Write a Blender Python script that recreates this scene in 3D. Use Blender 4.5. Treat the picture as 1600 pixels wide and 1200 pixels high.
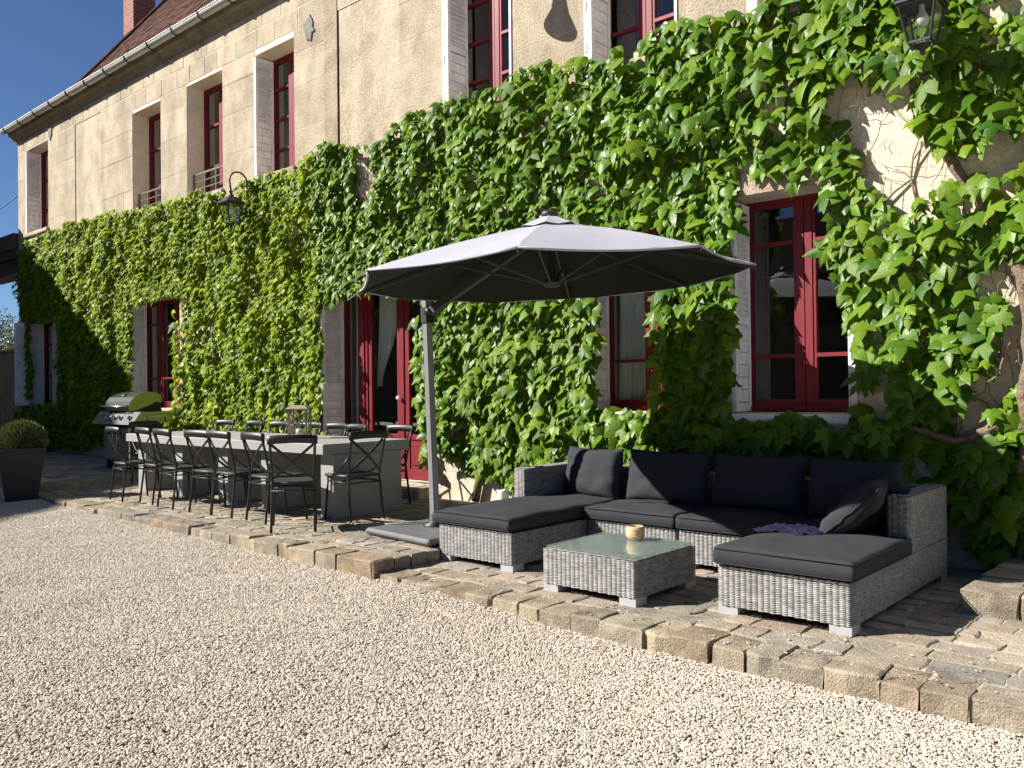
import bpy, math, random
import numpy as np
from mathutils import Vector, Matrix, noise

for _o in list(bpy.data.objects):
    bpy.data.objects.remove(_o)
scene = bpy.context.scene
COL = scene.collection
R = math.radians

# ------------------------------------------------------------------ camera
cam_data = bpy.data.cameras.new('camera')
cam_data.sensor_width = 36.0
cam_data.lens = 36.0 * 1331.5 / 1600.0
cam_data.clip_start = 0.05
cam_data.clip_end = 3000
cam = bpy.data.objects.new('camera', cam_data)
COL.objects.link(cam)
_yaw, _pit, _roll = R(48.5), R(0.44), R(-0.62)
_fw = Vector((-math.cos(_yaw) * math.cos(_pit), math.sin(_yaw) * math.cos(_pit), math.sin(_pit)))
_r = _fw.cross(Vector((0, 0, 1))).normalized()
_u = _r.cross(_fw)
_r2 = _r * math.cos(_roll) + _u * math.sin(_roll)
_u2 = _u * math.cos(_roll) - _r * math.sin(_roll)
_m = Matrix((_r2, _u2, -_fw)).transposed().to_4x4()
_m.translation = Vector((0, 0, 1.27))
cam.matrix_world = _m
scene.camera = cam

# ------------------------------------------------------------------ sky, sun, exposure
world = bpy.data.worlds.new('World')
scene.world = world
world.use_nodes = True
_nt = world.node_tree
_nt.nodes.clear()
_sky = _nt.nodes.new('ShaderNodeTexSky')
_sky.sky_type = 'NISHITA'
_sky.sun_disc = False
_sky.sun_elevation = R(35.3)
_sky.sun_rotation = R(225)
_sky.altitude = 100
_sky.air_density = 0.65
_sky.dust_density = 0.0
_sky.ozone_density = 6.0
_bg = _nt.nodes.new('ShaderNodeBackground')
_bg.inputs['Strength'].default_value = 0.05
_wo = _nt.nodes.new('ShaderNodeOutputWorld')
_nt.links.new(_sky.outputs[0], _bg.inputs['Color'])
_nt.links.new(_bg.outputs[0], _wo.inputs['Surface'])

sun_data = bpy.data.lights.new('sun', 'SUN')
sun_data.energy = 5.0
sun_data.angle = R(0.53)
sun_data.color = (1.0, 0.945, 0.86)
sun = bpy.data.objects.new('sun', sun_data)
sun.rotation_euler = Vector((1, 1, -1)).to_track_quat('-Z', 'Y').to_euler()
sun.location = (-20, -20, 22)
COL.objects.link(sun)

scene.view_settings.view_transform = 'Standard'
scene.view_settings.look = 'None'
scene.view_settings.exposure = 1.1
scene.view_settings.gamma = 1.0
scene.view_settings.use_curve_mapping = False
scene.cycles.max_bounces = 8
scene.cycles.transparent_max_bounces = 12
scene.cycles.use_denoising = True

# ------------------------------------------------------------------ helpers
class MB:
    """collects shapes, links them as one mesh object"""
    def __init__(s):
        s.v = []; s.f = []; s.m = []; s.sm = []
    def add(s, verts, faces, mi=0, smooth=False):
        o = len(s.v)
        s.v.extend([tuple(p) for p in verts])
        for f in faces:
            s.f.append(tuple(i + o for i in f)); s.m.append(mi); s.sm.append(smooth)
    def box(s, x0, x1, y0, y1, z0, z1, mi=0):
        s.add([(x0, y0, z0), (x1, y0, z0), (x1, y1, z0), (x0, y1, z0), (x0, y0, z1), (x1, y0, z1), (x1, y1, z1), (x0, y1, z1)],
              [(0, 3, 2, 1), (4, 5, 6, 7), (0, 1, 5, 4), (1, 2, 6, 5), (2, 3, 7, 6), (3, 0, 4, 7)], mi)
    def cbox(s, x0, x1, y0, y1, z0, z1, b=0.01, mi=0):
        """box with chamfered edges"""
        pts = []; 
        for z, i in ((z0, b), (z0 + b, 0), (z1 - b, 0), (z1, b)):
            X0, X1, Y0, Y1 = x0 + i, x1 - i, y0 + i, y1 - i
            c = b * 0.7 if i == 0 else b * 0.35
            pts += [(X0 + c, Y0, z), (X1 - c, Y0, z), (X1, Y0 + c, z), (X1, Y1 - c, z), (X1 - c, Y1, z), (X0 + c, Y1, z), (X0, Y1 - c, z), (X0, Y0 + c, z)]
        fs = [tuple(reversed(range(8)))]
        for r in range(3):
            for k in range(8):
                a = r * 8 + k; bb = r * 8 + (k + 1) % 8
                fs.append((a, bb, bb + 8, a + 8))
        fs.append(tuple(range(24, 32)))
        s.add(pts, fs, mi)
    def obox(s, p, ax, ay, az, hx, hy, hz, mi=0):
        """oriented box: centre p, unit axes, half sizes"""
        p = Vector(p); ax = Vector(ax) * hx; ay = Vector(ay) * hy; az = Vector(az) * hz
        vs = [p + ax * i + ay * j + az * k for k in (-1, 1) for i, j in ((-1, -1), (1, -1), (1, 1), (-1, 1))]
        s.add(vs, [(0, 3, 2, 1), (4, 5, 6, 7), (0, 1, 5, 4), (1, 2, 6, 5), (2, 3, 7, 6), (3, 0, 4, 7)], mi)
    def bar(s, a, b, w, t, up=(0, 0, 1), mi=0):
        a = Vector(a); b = Vector(b); d = (b - a); L = d.length; d.normalize()
        sd = d.cross(Vector(up))
        if sd.length < 1e-4: sd = d.cross(Vector((0, 1, 0)))
        sd.normalize(); n = sd.cross(d)
        s.obox((a + b) / 2, d, sd, n, L / 2, w / 2, t / 2, mi)
    def tube(s, pts, rad, n=8, mi=0, cap=True, smooth=True):
        pts = [Vector(p) for p in pts]
        rs = rad if isinstance(rad, (list, tuple)) else [rad] * len(pts)
        rings = []; up = None
        for i, p in enumerate(pts):
            d = (pts[min(i + 1, len(pts) - 1)] - pts[max(i - 1, 0)]).normalized()
            if up is None:
                up = Vector((0, 0, 1)) if abs(d.z) < 0.9 else Vector((1, 0, 0))
            a = (up - d * up.dot(d)).normalized(); b = d.cross(a); up = a
            rings.append([p + (a * math.cos(2 * math.pi * k / n) + b * math.sin(2 * math.pi * k / n)) * rs[i] for k in range(n)])
        vs = [q for r in rings for q in r]; fs = []
        for i in range(len(pts) - 1):
            for k in range(n):
                fs.append((i * n + k, i * n + (k + 1) % n, (i + 1) * n + (k + 1) % n, (i + 1) * n + k))
        if cap:
            fs.append(tuple(reversed(range(n)))); fs.append(tuple(range((len(pts) - 1) * n, len(pts) * n)))
        s.add(vs, fs, mi, smooth)
    def lathe(s, prof, c=(0, 0, 0), n=20, mi=0, smooth=True):
        c = Vector(c); vs = []; fs = []
        for r, z in prof:
            for k in range(n):
                a = 2 * math.pi * k / n
                vs.append(c + Vector((r * math.cos(a), r * math.sin(a), z)))
        for i in range(len(prof) - 1):
            for k in range(n):
                fs.append((i * n + k, i * n + (k + 1) % n, (i + 1) * n + (k + 1) % n, (i + 1) * n + k))
        s.add(vs, fs, mi, smooth)
    def prism(s, poly, axis, a0, a1, mi=0, smooth=False):
        """polygon in the two other axes, extruded along axis 'x','y' or 'z'"""
        def P(u, v, w):
            return {'x': (w, u, v), 'y': (u, w, v), 'z': (u, v, w)}[axis]
        n = len(poly)
        vs = [P(u, v, a0) for u, v in poly] + [P(u, v, a1) for u, v in poly]
        s.add(vs, [tuple(range(n)), tuple(reversed(range(n, 2 * n)))], mi)
        o = len(s.v) - 2 * n
        for k in range(n):
            s.f.append((o + k, o + n + k, o + n + (k + 1) % n, o + (k + 1) % n)); s.m.append(mi); s.sm.append(smooth)
    def mesh(s, name, mats):
        me = bpy.data.meshes.new(name)
        me.from_pydata(s.v, [], s.f)
        for m in (mats if isinstance(mats, (list, tuple)) else [mats]):
            me.materials.append(m)
        if len(s.f):
            me.polygons.foreach_set('material_index', s.m)
            me.polygons.foreach_set('use_smooth', s.sm)
        me.update()
        return me
    def build(s, name, mats, parent=None, fix=True):
        me = s.mesh(name, mats)
        if fix:
            import bmesh
            bm = bmesh.new(); bm.from_mesh(me)
            bmesh.ops.recalc_face_normals(bm, faces=bm.faces)
            bm.to_mesh(me); bm.free()
        return link(name, me, parent)

def link(name, me, parent=None):
    o = bpy.data.objects.new(name, me)
    COL.objects.link(o)
    if parent is not None: o.parent = parent
    return o

def tag(o, label=None, cat=None, group=None, kind=None):
    if label: o['label'] = label
    if cat: o['category'] = cat
    if group: o['group'] = group
    if kind: o['kind'] = kind
    return o

def thing(name, label, cat, loc=(0, 0, 0), rz=0.0, group=None):
    o = bpy.data.objects.new(name, None)
    o.empty_display_size = 0.1
    COL.objects.link(o)
    o.location = loc; o.rotation_euler = (0, 0, rz)
    return tag(o, label, cat, group)

def copy_tree(o, parent=None):
    c = o.copy(); COL.objects.link(c)
    if parent is not None: c.parent = parent
    for ch in o.children: copy_tree(ch, c)
    return c

# ------------------------------------------------------------------ materials
def new_mat(name):
    m = bpy.data.materials.new(name); m.use_nodes = True
    return m, m.node_tree, m.node_tree.nodes['Principled BSDF']

def mat(name, col, rough=0.6, metal=0.0, var=0.15, scale=8.0, bump=0.0, bscale=40.0, col2=None, spec=0.5, island=0.0, detail=4.0, stretch=None, coords='Object'):
    """principled surface with noise colour variation, per-piece variation and bump"""
    m, nt, b = new_mat(name)
    N = nt.nodes.new; L = nt.links.new
    b.inputs['Roughness'].default_value = rough
    b.inputs['Metallic'].default_value = metal
    b.inputs['Specular IOR Level'].default_value = spec
    tc = N('ShaderNodeTexCoord'); src = tc.outputs[coords]
    if stretch:
        mp = N('ShaderNodeMapping'); mp.inputs['Scale'].default_value = stretch
        L(src, mp.inputs['Vector']); src = mp.outputs[0]
    nz = N('ShaderNodeTexNoise'); nz.inputs['Scale'].default_value = scale; nz.inputs['Detail'].default_value = detail
    nz.inputs['Roughness'].default_value = 0.65
    L(src, nz.inputs['Vector'])
    rp = N('ShaderNodeValToRGB')
    c1 = [max(0, c * (1 - var)) for c in col]
    c2 = [min(1, c * (1 + var)) for c in (col2 or col)]
    rp.color_ramp.elements[0].color = (*c1, 1); rp.color_ramp.elements[1].color = (*c2, 1)
    rp.color_ramp.elements[0].position = 0.3; rp.color_ramp.elements[1].position = 0.7
    L(nz.outputs['Fac'], rp.inputs['Fac'])
    out = rp.outputs[0]
    if island:
        ge = N('ShaderNodeNewGeometry'); oi = N('ShaderNodeObjectInfo')
        ad = N('ShaderNodeMath'); ad.operation = 'ADD'; L(ge.outputs['Random Per Island'], ad.inputs[0]); L(oi.outputs['Random'], ad.inputs[1])
        fr = N('ShaderNodeMath'); fr.operation = 'FRACT'; L(ad.outputs[0], fr.inputs[0])
        mr = N('ShaderNodeMapRange'); mr.inputs['To Min'].default_value = 1 - island; mr.inputs['To Max'].default_value = 1 + island
        L(fr.outputs[0], mr.inputs['Value'])
        mx = N('ShaderNodeMix'); mx.data_type = 'RGBA'; mx.blend_type = 'MULTIPLY'; mx.inputs['Factor'].default_value = 1
        L(out, mx.inputs['A']); L(mr.outputs[0], mx.inputs['B']); out = mx.outputs['Result']
    L(out, b.inputs['Base Color'])
    if bump:
        n2 = N('ShaderNodeTexNoise'); n2.inputs['Scale'].default_value = bscale; n2.inputs['Detail'].default_value = 5
        L(src, n2.inputs['Vector'])
        bp = N('ShaderNodeBump'); bp.inputs['Strength'].default_value = bump; bp.inputs['Distance'].default_value = 0.02
        L(n2.outputs['Fac'], bp.inputs['Height']); L(bp.outputs[0], b.inputs['Normal'])
    return m

def stone_mat(name, ca, cb, cc, rough=0.9, scale=3.0, pit=0.35, island=0.12, bump=0.5, tint=False, stain=0.0):
    """weathered limestone: broad stains, fine mottling, pits"""
    m, nt, b = new_mat(name)
    N = nt.nodes.new; L = nt.links.new
    b.inputs['Roughness'].default_value = rough
    b.inputs['Specular IOR Level'].default_value = 0.25
    tc = N('ShaderNodeTexCoord'); src = tc.outputs['Object']
    n1 = N('ShaderNodeTexNoise'); n1.inputs['Scale'].default_value = scale; n1.inputs['Detail'].default_value = 6; n1.inputs['Roughness'].default_value = 0.7
    n2 = N('ShaderNodeTexNoise'); n2.inputs['Scale'].default_value = scale * 14; n2.inputs['Detail'].default_value = 4
    L(src, n1.inputs['Vector']); L(src, n2.inputs['Vector'])
    r1 = N('ShaderNodeValToRGB'); e = r1.color_ramp.elements
    e[0].position = 0.3; e[0].color = (*ca, 1); e[1].position = 0.72; e[1].color = (*cc, 1)
    k = e.new(0.5); k.color = (*cb, 1)
    L(n1.outputs['Fac'], r1.inputs['Fac'])
    mr = N('ShaderNodeMapRange'); mr.inputs['From Min'].default_value = 0.3; mr.inputs['From Max'].default_value = 0.7
    mr.inputs['To Min'].default_value = 0.78; mr.inputs['To Max'].default_value = 1.12
    L(n2.outputs['Fac'], mr.inputs['Value'])
    mx = N('ShaderNodeMix'); mx.data_type = 'RGBA'; mx.blend_type = 'MULTIPLY'; mx.inputs['Factor'].default_value = 1
    L(r1.outputs[0], mx.inputs['A']); L(mr.outputs[0], mx.inputs['B'])
    ge = N('ShaderNodeNewGeometry'); oi = N('ShaderNodeObjectInfo')
    ad = N('ShaderNodeMath'); ad.operation = 'ADD'; L(ge.outputs['Random Per Island'], ad.inputs[0]); L(oi.outputs['Random'], ad.inputs[1])
    fr = N('ShaderNodeMath'); fr.operation = 'FRACT'; L(ad.outputs[0], fr.inputs[0])
    m2 = N('ShaderNodeMapRange'); m2.inputs['To Min'].default_value = 1 - island; m2.inputs['To Max'].default_value = 1 + island
    L(fr.outputs[0], m2.inputs['Value'])
    if tint:
        tr = N('ShaderNodeValToRGB'); tr.color_ramp.interpolation = 'LINEAR'
        wn = N('ShaderNodeMath'); wn.operation = 'MULTIPLY'; wn.inputs[1].default_value = 7.31; L(fr.outputs[0], wn.inputs[0])
        wf = N('ShaderNodeMath'); wf.operation = 'FRACT'; L(wn.outputs[0], wf.inputs[0]); L(wf.outputs[0], tr.inputs['Fac'])
        te = tr.color_ramp.elements; te[0].color = (.86, .90, .95, 1); te[1].color = (1.0, .86, .76, 1)
        for ps, cl in ((.3, (1.0, .97, .92)), (.55, (1.12, 1.05, .95)), (.8, (.92, .92, .92))):
            q = te.new(ps); q.color = (*cl, 1)
        mt = N('ShaderNodeMix'); mt.data_type = 'RGBA'; mt.blend_type = 'MULTIPLY'; mt.inputs['Factor'].default_value = 1
        L(mx.outputs['Result'], mt.inputs['A']); L(tr.outputs[0], mt.inputs['B']); mx = mt
    if stain:
        sm_ = N('ShaderNodeMapping'); sm_.inputs['Scale'].default_value = (1.6, 1.6, .45); L(src, sm_.inputs['Vector'])
        sn = N('ShaderNodeTexNoise'); sn.inputs['Scale'].default_value = 1.1; sn.inputs['Detail'].default_value = 7; sn.inputs['Roughness'].default_value = .72; L(sm_.outputs[0], sn.inputs['Vector'])
        sr_ = N('ShaderNodeMapRange'); sr_.inputs['From Min'].default_value = .35; sr_.inputs['From Max'].default_value = .62; sr_.inputs['To Min'].default_value = 1 - stain; sr_.inputs['To Max'].default_value = 1.05; L(sn.outputs['Fac'], sr_.inputs['Value'])
        ms_ = N('ShaderNodeMix'); ms_.data_type = 'RGBA'; ms_.blend_type = 'MULTIPLY'; ms_.inputs['Factor'].default_value = 1
        L(mx.outputs['Result'], ms_.inputs['A']); L(sr_.outputs[0], ms_.inputs['B']); mx = ms_
    mx2 = N('ShaderNodeMix'); mx2.data_type = 'RGBA'; mx2.blend_type = 'MULTIPLY'; mx2.inputs['Factor'].default_value = 1
    L(mx.outputs['Result'], mx2.inputs['A']); L(m2.outputs[0], mx2.inputs['B'])
    out = mx2.outputs['Result']
    vo = N('ShaderNodeTexVoronoi'); vo.inputs['Scale'].default_value = 26; L(src, vo.inputs['Vector'])
    pr = N('ShaderNodeMapRange'); pr.inputs['From Min'].default_value = 0.0; pr.inputs['From Max'].default_value = 0.22
    pr.inputs['To Min'].default_value = 1 - pit; pr.inputs['To Max'].default_value = 1.0; L(vo.outputs['Distance'], pr.inputs['Value'])
    n3 = N('ShaderNodeTexNoise'); n3.inputs['Scale'].default_value = 2.2; L(src, n3.inputs['Vector'])
    gt = N('ShaderNodeMapRange'); gt.inputs['From Min'].default_value = 0.45; gt.inputs['From Max'].default_value = 0.6; L(n3.outputs['Fac'], gt.inputs['Value'])
    mx3 = N('ShaderNodeMix'); mx3.data_type = 'RGBA'; mx3.blend_type = 'MULTIPLY'
    L(gt.outputs[0], mx3.inputs['Factor']); L(out, mx3.inputs['A']); L(pr.outputs[0], mx3.inputs['B'])
    L(mx3.outputs['Result'], b.inputs['Base Color'])
    bp = N('ShaderNodeBump'); bp.inputs['Strength'].default_value = bump; bp.inputs['Distance'].default_value = 0.03
    sm = N('ShaderNodeMath'); sm.operation = 'ADD'; L(n2.outputs['Fac'], sm.inputs[0]); L(pr.outputs[0], sm.inputs[1])
    L(sm.outputs[0], bp.inputs['Height']); L(bp.outputs[0], b.inputs['Normal'])
    return m

def leaf_mat(name, dark, light, trans=0.3, rough=.4, spec=.4):
    m, nt, b = new_mat(name)
    N = nt.nodes.new; L = nt.links.new
    ge = N('ShaderNodeNewGeometry'); oi = N('ShaderNodeObjectInfo')
    ad = N('ShaderNodeMath'); ad.operation = 'ADD'; L(ge.outputs['Random Per Island'], ad.inputs[0]); L(oi.outputs['Random'], ad.inputs[1])
    fr = N('ShaderNodeMath'); fr.operation = 'FRACT'; L(ad.outputs[0], fr.inputs[0])
    rp = N('ShaderNodeValToRGB'); e = rp.color_ramp.elements
    e[0].color = (*dark, 1); e[1].color = (*light, 1)
    L(fr.outputs[0], rp.inputs['Fac'])
    L(rp.outputs[0], b.inputs['Base Color'])
    b.inputs['Roughness'].default_value = rough
    b.inputs['Specular IOR Level'].default_value = spec
    tr = N('ShaderNodeBsdfTranslucent')
    mc = N('ShaderNodeMix'); mc.data_type = 'RGBA'; mc.blend_type = 'MULTIPLY'; mc.inputs['Factor'].default_value = 1
    L(rp.outputs[0], mc.inputs['A']); mc.inputs['B'].default_value = (1.25, 1.2, 0.4, 1)
    L(mc.outputs['Result'], tr.inputs['Color'])
    ms = N('ShaderNodeMixShader'); ms.inputs[0].default_value = trans
    L(b.outputs[0], ms.inputs[1]); L(tr.outputs[0], ms.inputs[2])
    L(ms.outputs[0], nt.nodes['Material Output'].inputs['Surface'])
    tc = N('ShaderNodeTexCoord'); n2 = N('ShaderNodeTexNoise'); n2.inputs['Scale'].default_value = 22; L(tc.outputs['Object'], n2.inputs['Vector'])
    bp = N('ShaderNodeBump'); bp.inputs['Strength'].default_value = 0.25; bp.inputs['Distance'].default_value = 0.02
    L(n2.outputs['Fac'], bp.inputs['Height']); L(bp.outputs[0], b.inputs['Normal'])
    return m

def glass_mat(name, tint=(1, 1, 1), refl_rough=0.0, base=0.0):
    """thin window pane: clear with fresnel reflection"""
    m, nt, b = new_mat(name)
    N = nt.nodes.new; L = nt.links.new
    gl = N('ShaderNodeBsdfGlossy'); gl.inputs['Roughness'].default_value = refl_rough
    tp = N('ShaderNodeBsdfTransparent'); tp.inputs['Color'].default_value = (*tint, 1)
    fr = N('ShaderNodeLayerWeight'); pw = N('ShaderNodeMath'); pw.operation = 'POWER'; pw.inputs[1].default_value = 4.0
    L(fr.outputs['Facing'], pw.inputs[0])
    ad = N('ShaderNodeMath'); ad.operation = 'MULTIPLY_ADD'; ad.inputs[1].default_value = .9; ad.inputs[2].default_value = base + .06; ad.use_clamp = True
    L(pw.outputs[0], ad.inputs[0])
    ms = N('ShaderNodeMixShader'); L(ad.outputs[0], ms.inputs[0]); L(tp.outputs[0], ms.inputs[1]); L(gl.outputs[0], ms.inputs[2])
    L(ms.outputs[0], nt.nodes['Material Output'].inputs['Surface'])
    return m

M = {}
M['lime'] = stone_mat('limestone', (0.355, 0.29, 0.205), (0.465, 0.39, 0.286), (0.535, 0.46, 0.35), island=.09, stain=.28, pit=.5)
M['lime_dark'] = stone_mat('limestone_dark', (0.25, 0.195, 0.135), (0.34, 0.275, 0.195), (0.42, 0.35, 0.26), pit=0.5)
M['joint'] = mat('lime_mortar', (0.70, 0.62, 0.48), 0.95, var=0.12, scale=6, bump=0.4, bscale=60)
M['plaster'] = stone_mat('cream_plaster', (0.52, 0.445, 0.335), (0.62, 0.54, 0.42), (0.67, 0.595, 0.48), pit=0.15, scale=2.0, island=0.0, bump=0.35, stain=.15)
M['cement'] = mat('grey_cement', (0.20, 0.185, 0.165), 0.95, var=0.25, bump=0.5)
M['cornice'] = stone_mat('cornice_stone', (0.17, 0.135, 0.085), (0.27, 0.22, 0.14), (0.36, 0.30, 0.20))
M['zinc'] = mat('zinc_gutter', (0.56, 0.55, 0.52), 0.5, 0.55, var=0.12, scale=5)
M['iron'] = mat('dark_iron', (0.03, 0.03, 0.032), 0.5, 0.3, var=0.2)
M['tile'] = mat('clay_tile', (0.050, 0.024, 0.017), 0.95, var=0.35, scale=10, bump=0.4, island=0.5, col2=(0.085, 0.036, 0.022), spec=.2)
M['red'] = mat('red_paint', (0.165, 0.014, 0.021), 0.5, var=0.22, scale=5, bump=0.10, bscale=40, stretch=(6, 6, 1), spec=.3)
M['white'] = mat('weathered_white_paint', (0.78, 0.78, 0.79), 0.7, var=0.2, scale=6, bump=0.25, bscale=25, stretch=(3, 3, 1))
M['greywood'] = mat('grey_shutter_paint', (0.76, 0.73, 0.70), 0.75, var=0.18, scale=6, bump=0.3, bscale=25)
M['glass'] = glass_mat('window_glass', (0.92, 0.95, 0.94))
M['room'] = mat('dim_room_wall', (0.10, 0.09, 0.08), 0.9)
M['curtain'] = mat('sheer_curtain', (0.62, 0.62, 0.60), 0.9, var=0.06, scale=3)
M['steel_rail'] = mat('grey_metal_rail', (0.16, 0.155, 0.15), 0.45, 0.6)
M['cobble'] = stone_mat('sandstone_cobble', (0.21, 0.182, 0.148), (0.30, 0.268, 0.222), (0.39, 0.352, 0.298), scale=5, pit=0.2, island=0.2, bump=0.4, tint=True)
M['boulder'] = stone_mat('sandstone_kerb', (0.16, 0.135, 0.105), (0.28, 0.245, 0.19), (0.40, 0.35, 0.275), scale=7, pit=0.25, island=0.16, bump=0.5, tint=True)
M['sand'] = mat('joint_sand', (0.42, 0.355, 0.26), 0.95, var=0.25, scale=18, bump=0.6, bscale=90)
M['bed'] = mat('gravel_bed', (0.50, 0.445, 0.365), 0.95, var=0.3, scale=60, bump=1.0, bscale=90)
M['pebble'] = mat('limestone_pebble', (0.445, 0.388, 0.318), 0.9, var=0.12, scale=30, island=0.27, col2=(0.535, 0.472, 0.395), coords='Object')
M['leaf_young'] = leaf_mat('young_ivy_leaf', (0.120, 0.205, 0.008), (0.340, 0.430, 0.016), 0.42, 0.5, .2)
M['leaf_mid'] = leaf_mat('ivy_leaf', (0.060, 0.136, 0.008), (0.185, 0.285, 0.016), 0.36, 0.45, .26)
M['leaf_old'] = leaf_mat('glossy_ivy_leaf', (0.045, 0.122, 0.008), (0.145, 0.258, 0.016), 0.32, 0.40, .32)
M['bark'] = mat('ivy_bark', (0.17, 0.125, 0.085), 0.95, var=0.35, scale=20, bump=1.0, bscale=35)
M['twig'] = mat('dry_twig', (0.20, 0.15, 0.105), 0.95, var=0.3, scale=20)
M['wicker'] = mat('grey_wicker', (0.245, 0.24, 0.232), 0.6, var=0.22, scale=14, island=0.28)
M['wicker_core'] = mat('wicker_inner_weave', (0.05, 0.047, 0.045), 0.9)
M['foot'] = mat('aluminium_foot', (0.42, 0.43, 0.45), 0.5, 0.3, var=0.05)
M['cushion'] = mat('charcoal_fabric', (0.036, 0.038, 0.045), 0.93, var=0.16, scale=60, bump=0.22, bscale=240, stretch=(1, 1, 5), spec=0.2)
M['piping'] = mat('charcoal_piping', (0.018, 0.018, 0.02), 0.9)
M['navy'] = mat('navy_cloth', (0.013, 0.013, 0.034), 0.95, var=0.2, bump=0.2, bscale=150, spec=0.15)
M['tableglass'] = glass_mat('table_glass', (0.93, 0.97, 0.955), 0.02, 0.0)
def _etch(m):
    nt = m.node_tree; out = nt.nodes['Material Output']; src = out.inputs['Surface'].links[0].from_socket
    d = nt.nodes.new('ShaderNodeBsdfDiffuse'); d.inputs['Color'].default_value = (0.40, 0.50, 0.46, 1)
    x = nt.nodes.new('ShaderNodeMixShader'); x.inputs[0].default_value = 0.16
    nt.links.new(src, x.inputs[1]); nt.links.new(d.outputs[0], x.inputs[2]); nt.links.new(x.outputs[0], out.inputs['Surface'])
_etch(M['tableglass'])
M['clay'] = mat('pale_clay', (0.52, 0.36, 0.205), 0.7, var=0.1, scale=12)
M['canopy'] = mat('canopy_top_cloth', (0.35, 0.348, 0.405), 0.75, var=0.05, scale=2.5, bump=0.08, bscale=12)
M['lining'] = mat('canopy_black_lining', (0.010, 0.010, 0.011), 0.95)
M['alu'] = mat('grey_aluminium', (0.30, 0.31, 0.325), 0.38, 0.55, var=0.06)
M['darkalu'] = mat('dark_aluminium', (0.05, 0.05, 0.055), 0.45, 0.3, var=0.06)
M['slab'] = mat('grey_resin_slab', (0.105, 0.108, 0.115), 0.6, var=0.15, scale=7, bump=0.1)
M['concrete'] = mat('grey_concrete', (0.27, 0.268, 0.26), 0.7, var=0.08, scale=3, bump=0.12, bscale=40)
M['chair'] = mat('black_chair_metal', (0.010, 0.010, 0.011), 0.45, 0.0, var=0.2, scale=30)
M['chairseat'] = mat('black_wood_seat', (0.022, 0.021, 0.021), 0.55, var=0.25, scale=30, stretch=(1, 12, 1))
M['inox'] = mat('stainless_steel', (0.60, 0.60, 0.58), 0.22, 1.0, var=0.04, scale=3)
M['inox_side'] = mat('polished_steel', (0.36, 0.36, 0.33), 0.26, 1.0, var=0.03, scale=3)
M['black'] = mat('black_plastic', (0.012, 0.012, 0.013), 0.5)
M['oldwood'] = mat('weathered_lantern_wood', (0.25, 0.21, 0.165), 0.85, var=0.25, scale=20, stretch=(1, 1, .2))
M['candle'] = mat('ivory_wax', (0.72, 0.68, 0.58), 0.6, var=0.04)
M['lampglass'] = glass_mat('lamp_glass', (0.85, 0.86, 0.82), 0.15, 0.12)
M['bulb'] = mat('frosted_bulb', (0.75, 0.75, 0.72), 0.4, var=0.02)
M['planter'] = mat('black_planter', (0.012, 0.012, 0.013), 0.55, var=0.2)
M['soil'] = mat('dark_soil', (0.03, 0.022, 0.015), 0.95)
M['lavender'] = leaf_mat('bush_leaf', (0.055, 0.068, 0.030), (0.15, 0.165, 0.080), 0.15)
M['farwall'] = stone_mat('rubble_wall', (0.26, 0.20, 0.13), (0.36, 0.29, 0.20), (0.44, 0.36, 0.25), scale=6, pit=0.5)
M['barn'] = stone_mat('barn_stone', (0.16, 0.13, 0.09), (0.24, 0.2, 0.14), (0.30, 0.25, 0.18), scale=2)
M['oak'] = mat('dark_oak', (0.05, 0.035, 0.025), 0.85, var=0.3)
M['road'] = mat('pale_lane', (0.45, 0.40, 0.33), 0.95, var=0.15, scale=5)
M['pot'] = mat('white_glaze', (0.72, 0.71, 0.68), 0.4, var=0.03)
M['olive_leaf'] = leaf_mat('olive_leaf', (0.06, 0.075, 0.03), (0.15, 0.17, 0.085), 0.15)

def _brick():
    m, nt, b = new_mat('chimney_brick')
    N = nt.nodes.new; L = nt.links.new
    tc = N('ShaderNodeTexCoord'); mp = N('ShaderNodeMapping'); mp.inputs['Rotation'].default_value = (R(90), 0, 0)
    L(tc.outputs['Object'], mp.inputs['Vector'])
    sx = N('ShaderNodeSeparateXYZ'); L(tc.outputs['Object'], sx.inputs[0])
    ad = N('ShaderNodeMath'); ad.operation = 'ADD'; L(sx.outputs['X'], ad.inputs[0]); L(sx.outputs['Y'], ad.inputs[1])
    cx = N('ShaderNodeCombineXYZ'); L(ad.outputs[0], cx.inputs['X']); L(sx.outputs['Z'], cx.inputs['Y'])
    br = N('ShaderNodeTexBrick'); br.inputs['Scale'].default_value = 1.0
    br.inputs['Brick Width'].default_value = 0.22; br.inputs['Row Height'].default_value = 0.07; br.inputs['Mortar Size'].default_value = 0.008
    br.inputs['Color1'].default_value = (0.30, 0.10, 0.075, 1); br.inputs['Color2'].default_value = (0.22, 0.075, 0.06, 1); br.inputs['Mortar'].default_value = (0.30, 0.22, 0.18, 1)
    L(cx.outputs[0], br.inputs['Vector']); L(br.outputs['Color'], b.inputs['Base Color'])
    b.inputs['Roughness'].default_value = 0.9
    return m
M['brick'] = _brick()

# ================================================================== the setting
rng = random.Random(7)
CAMP = Vector((0, 0, 1.27))

def ground_z(x, y):
    t = min(1.0, max(0.0, (x + 5.0) / 2.6)); q = min(1.0, max(0.0, (-5.0 - x) / 7.0))
    return -0.150 - 0.085 * t * t * (3 - 2 * t) + 0.105 * q + 0.012 * noise.noise((x * 0.7, y * 0.7, 0.3)) - (0.012 if y < 1 else 0.0)

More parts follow.
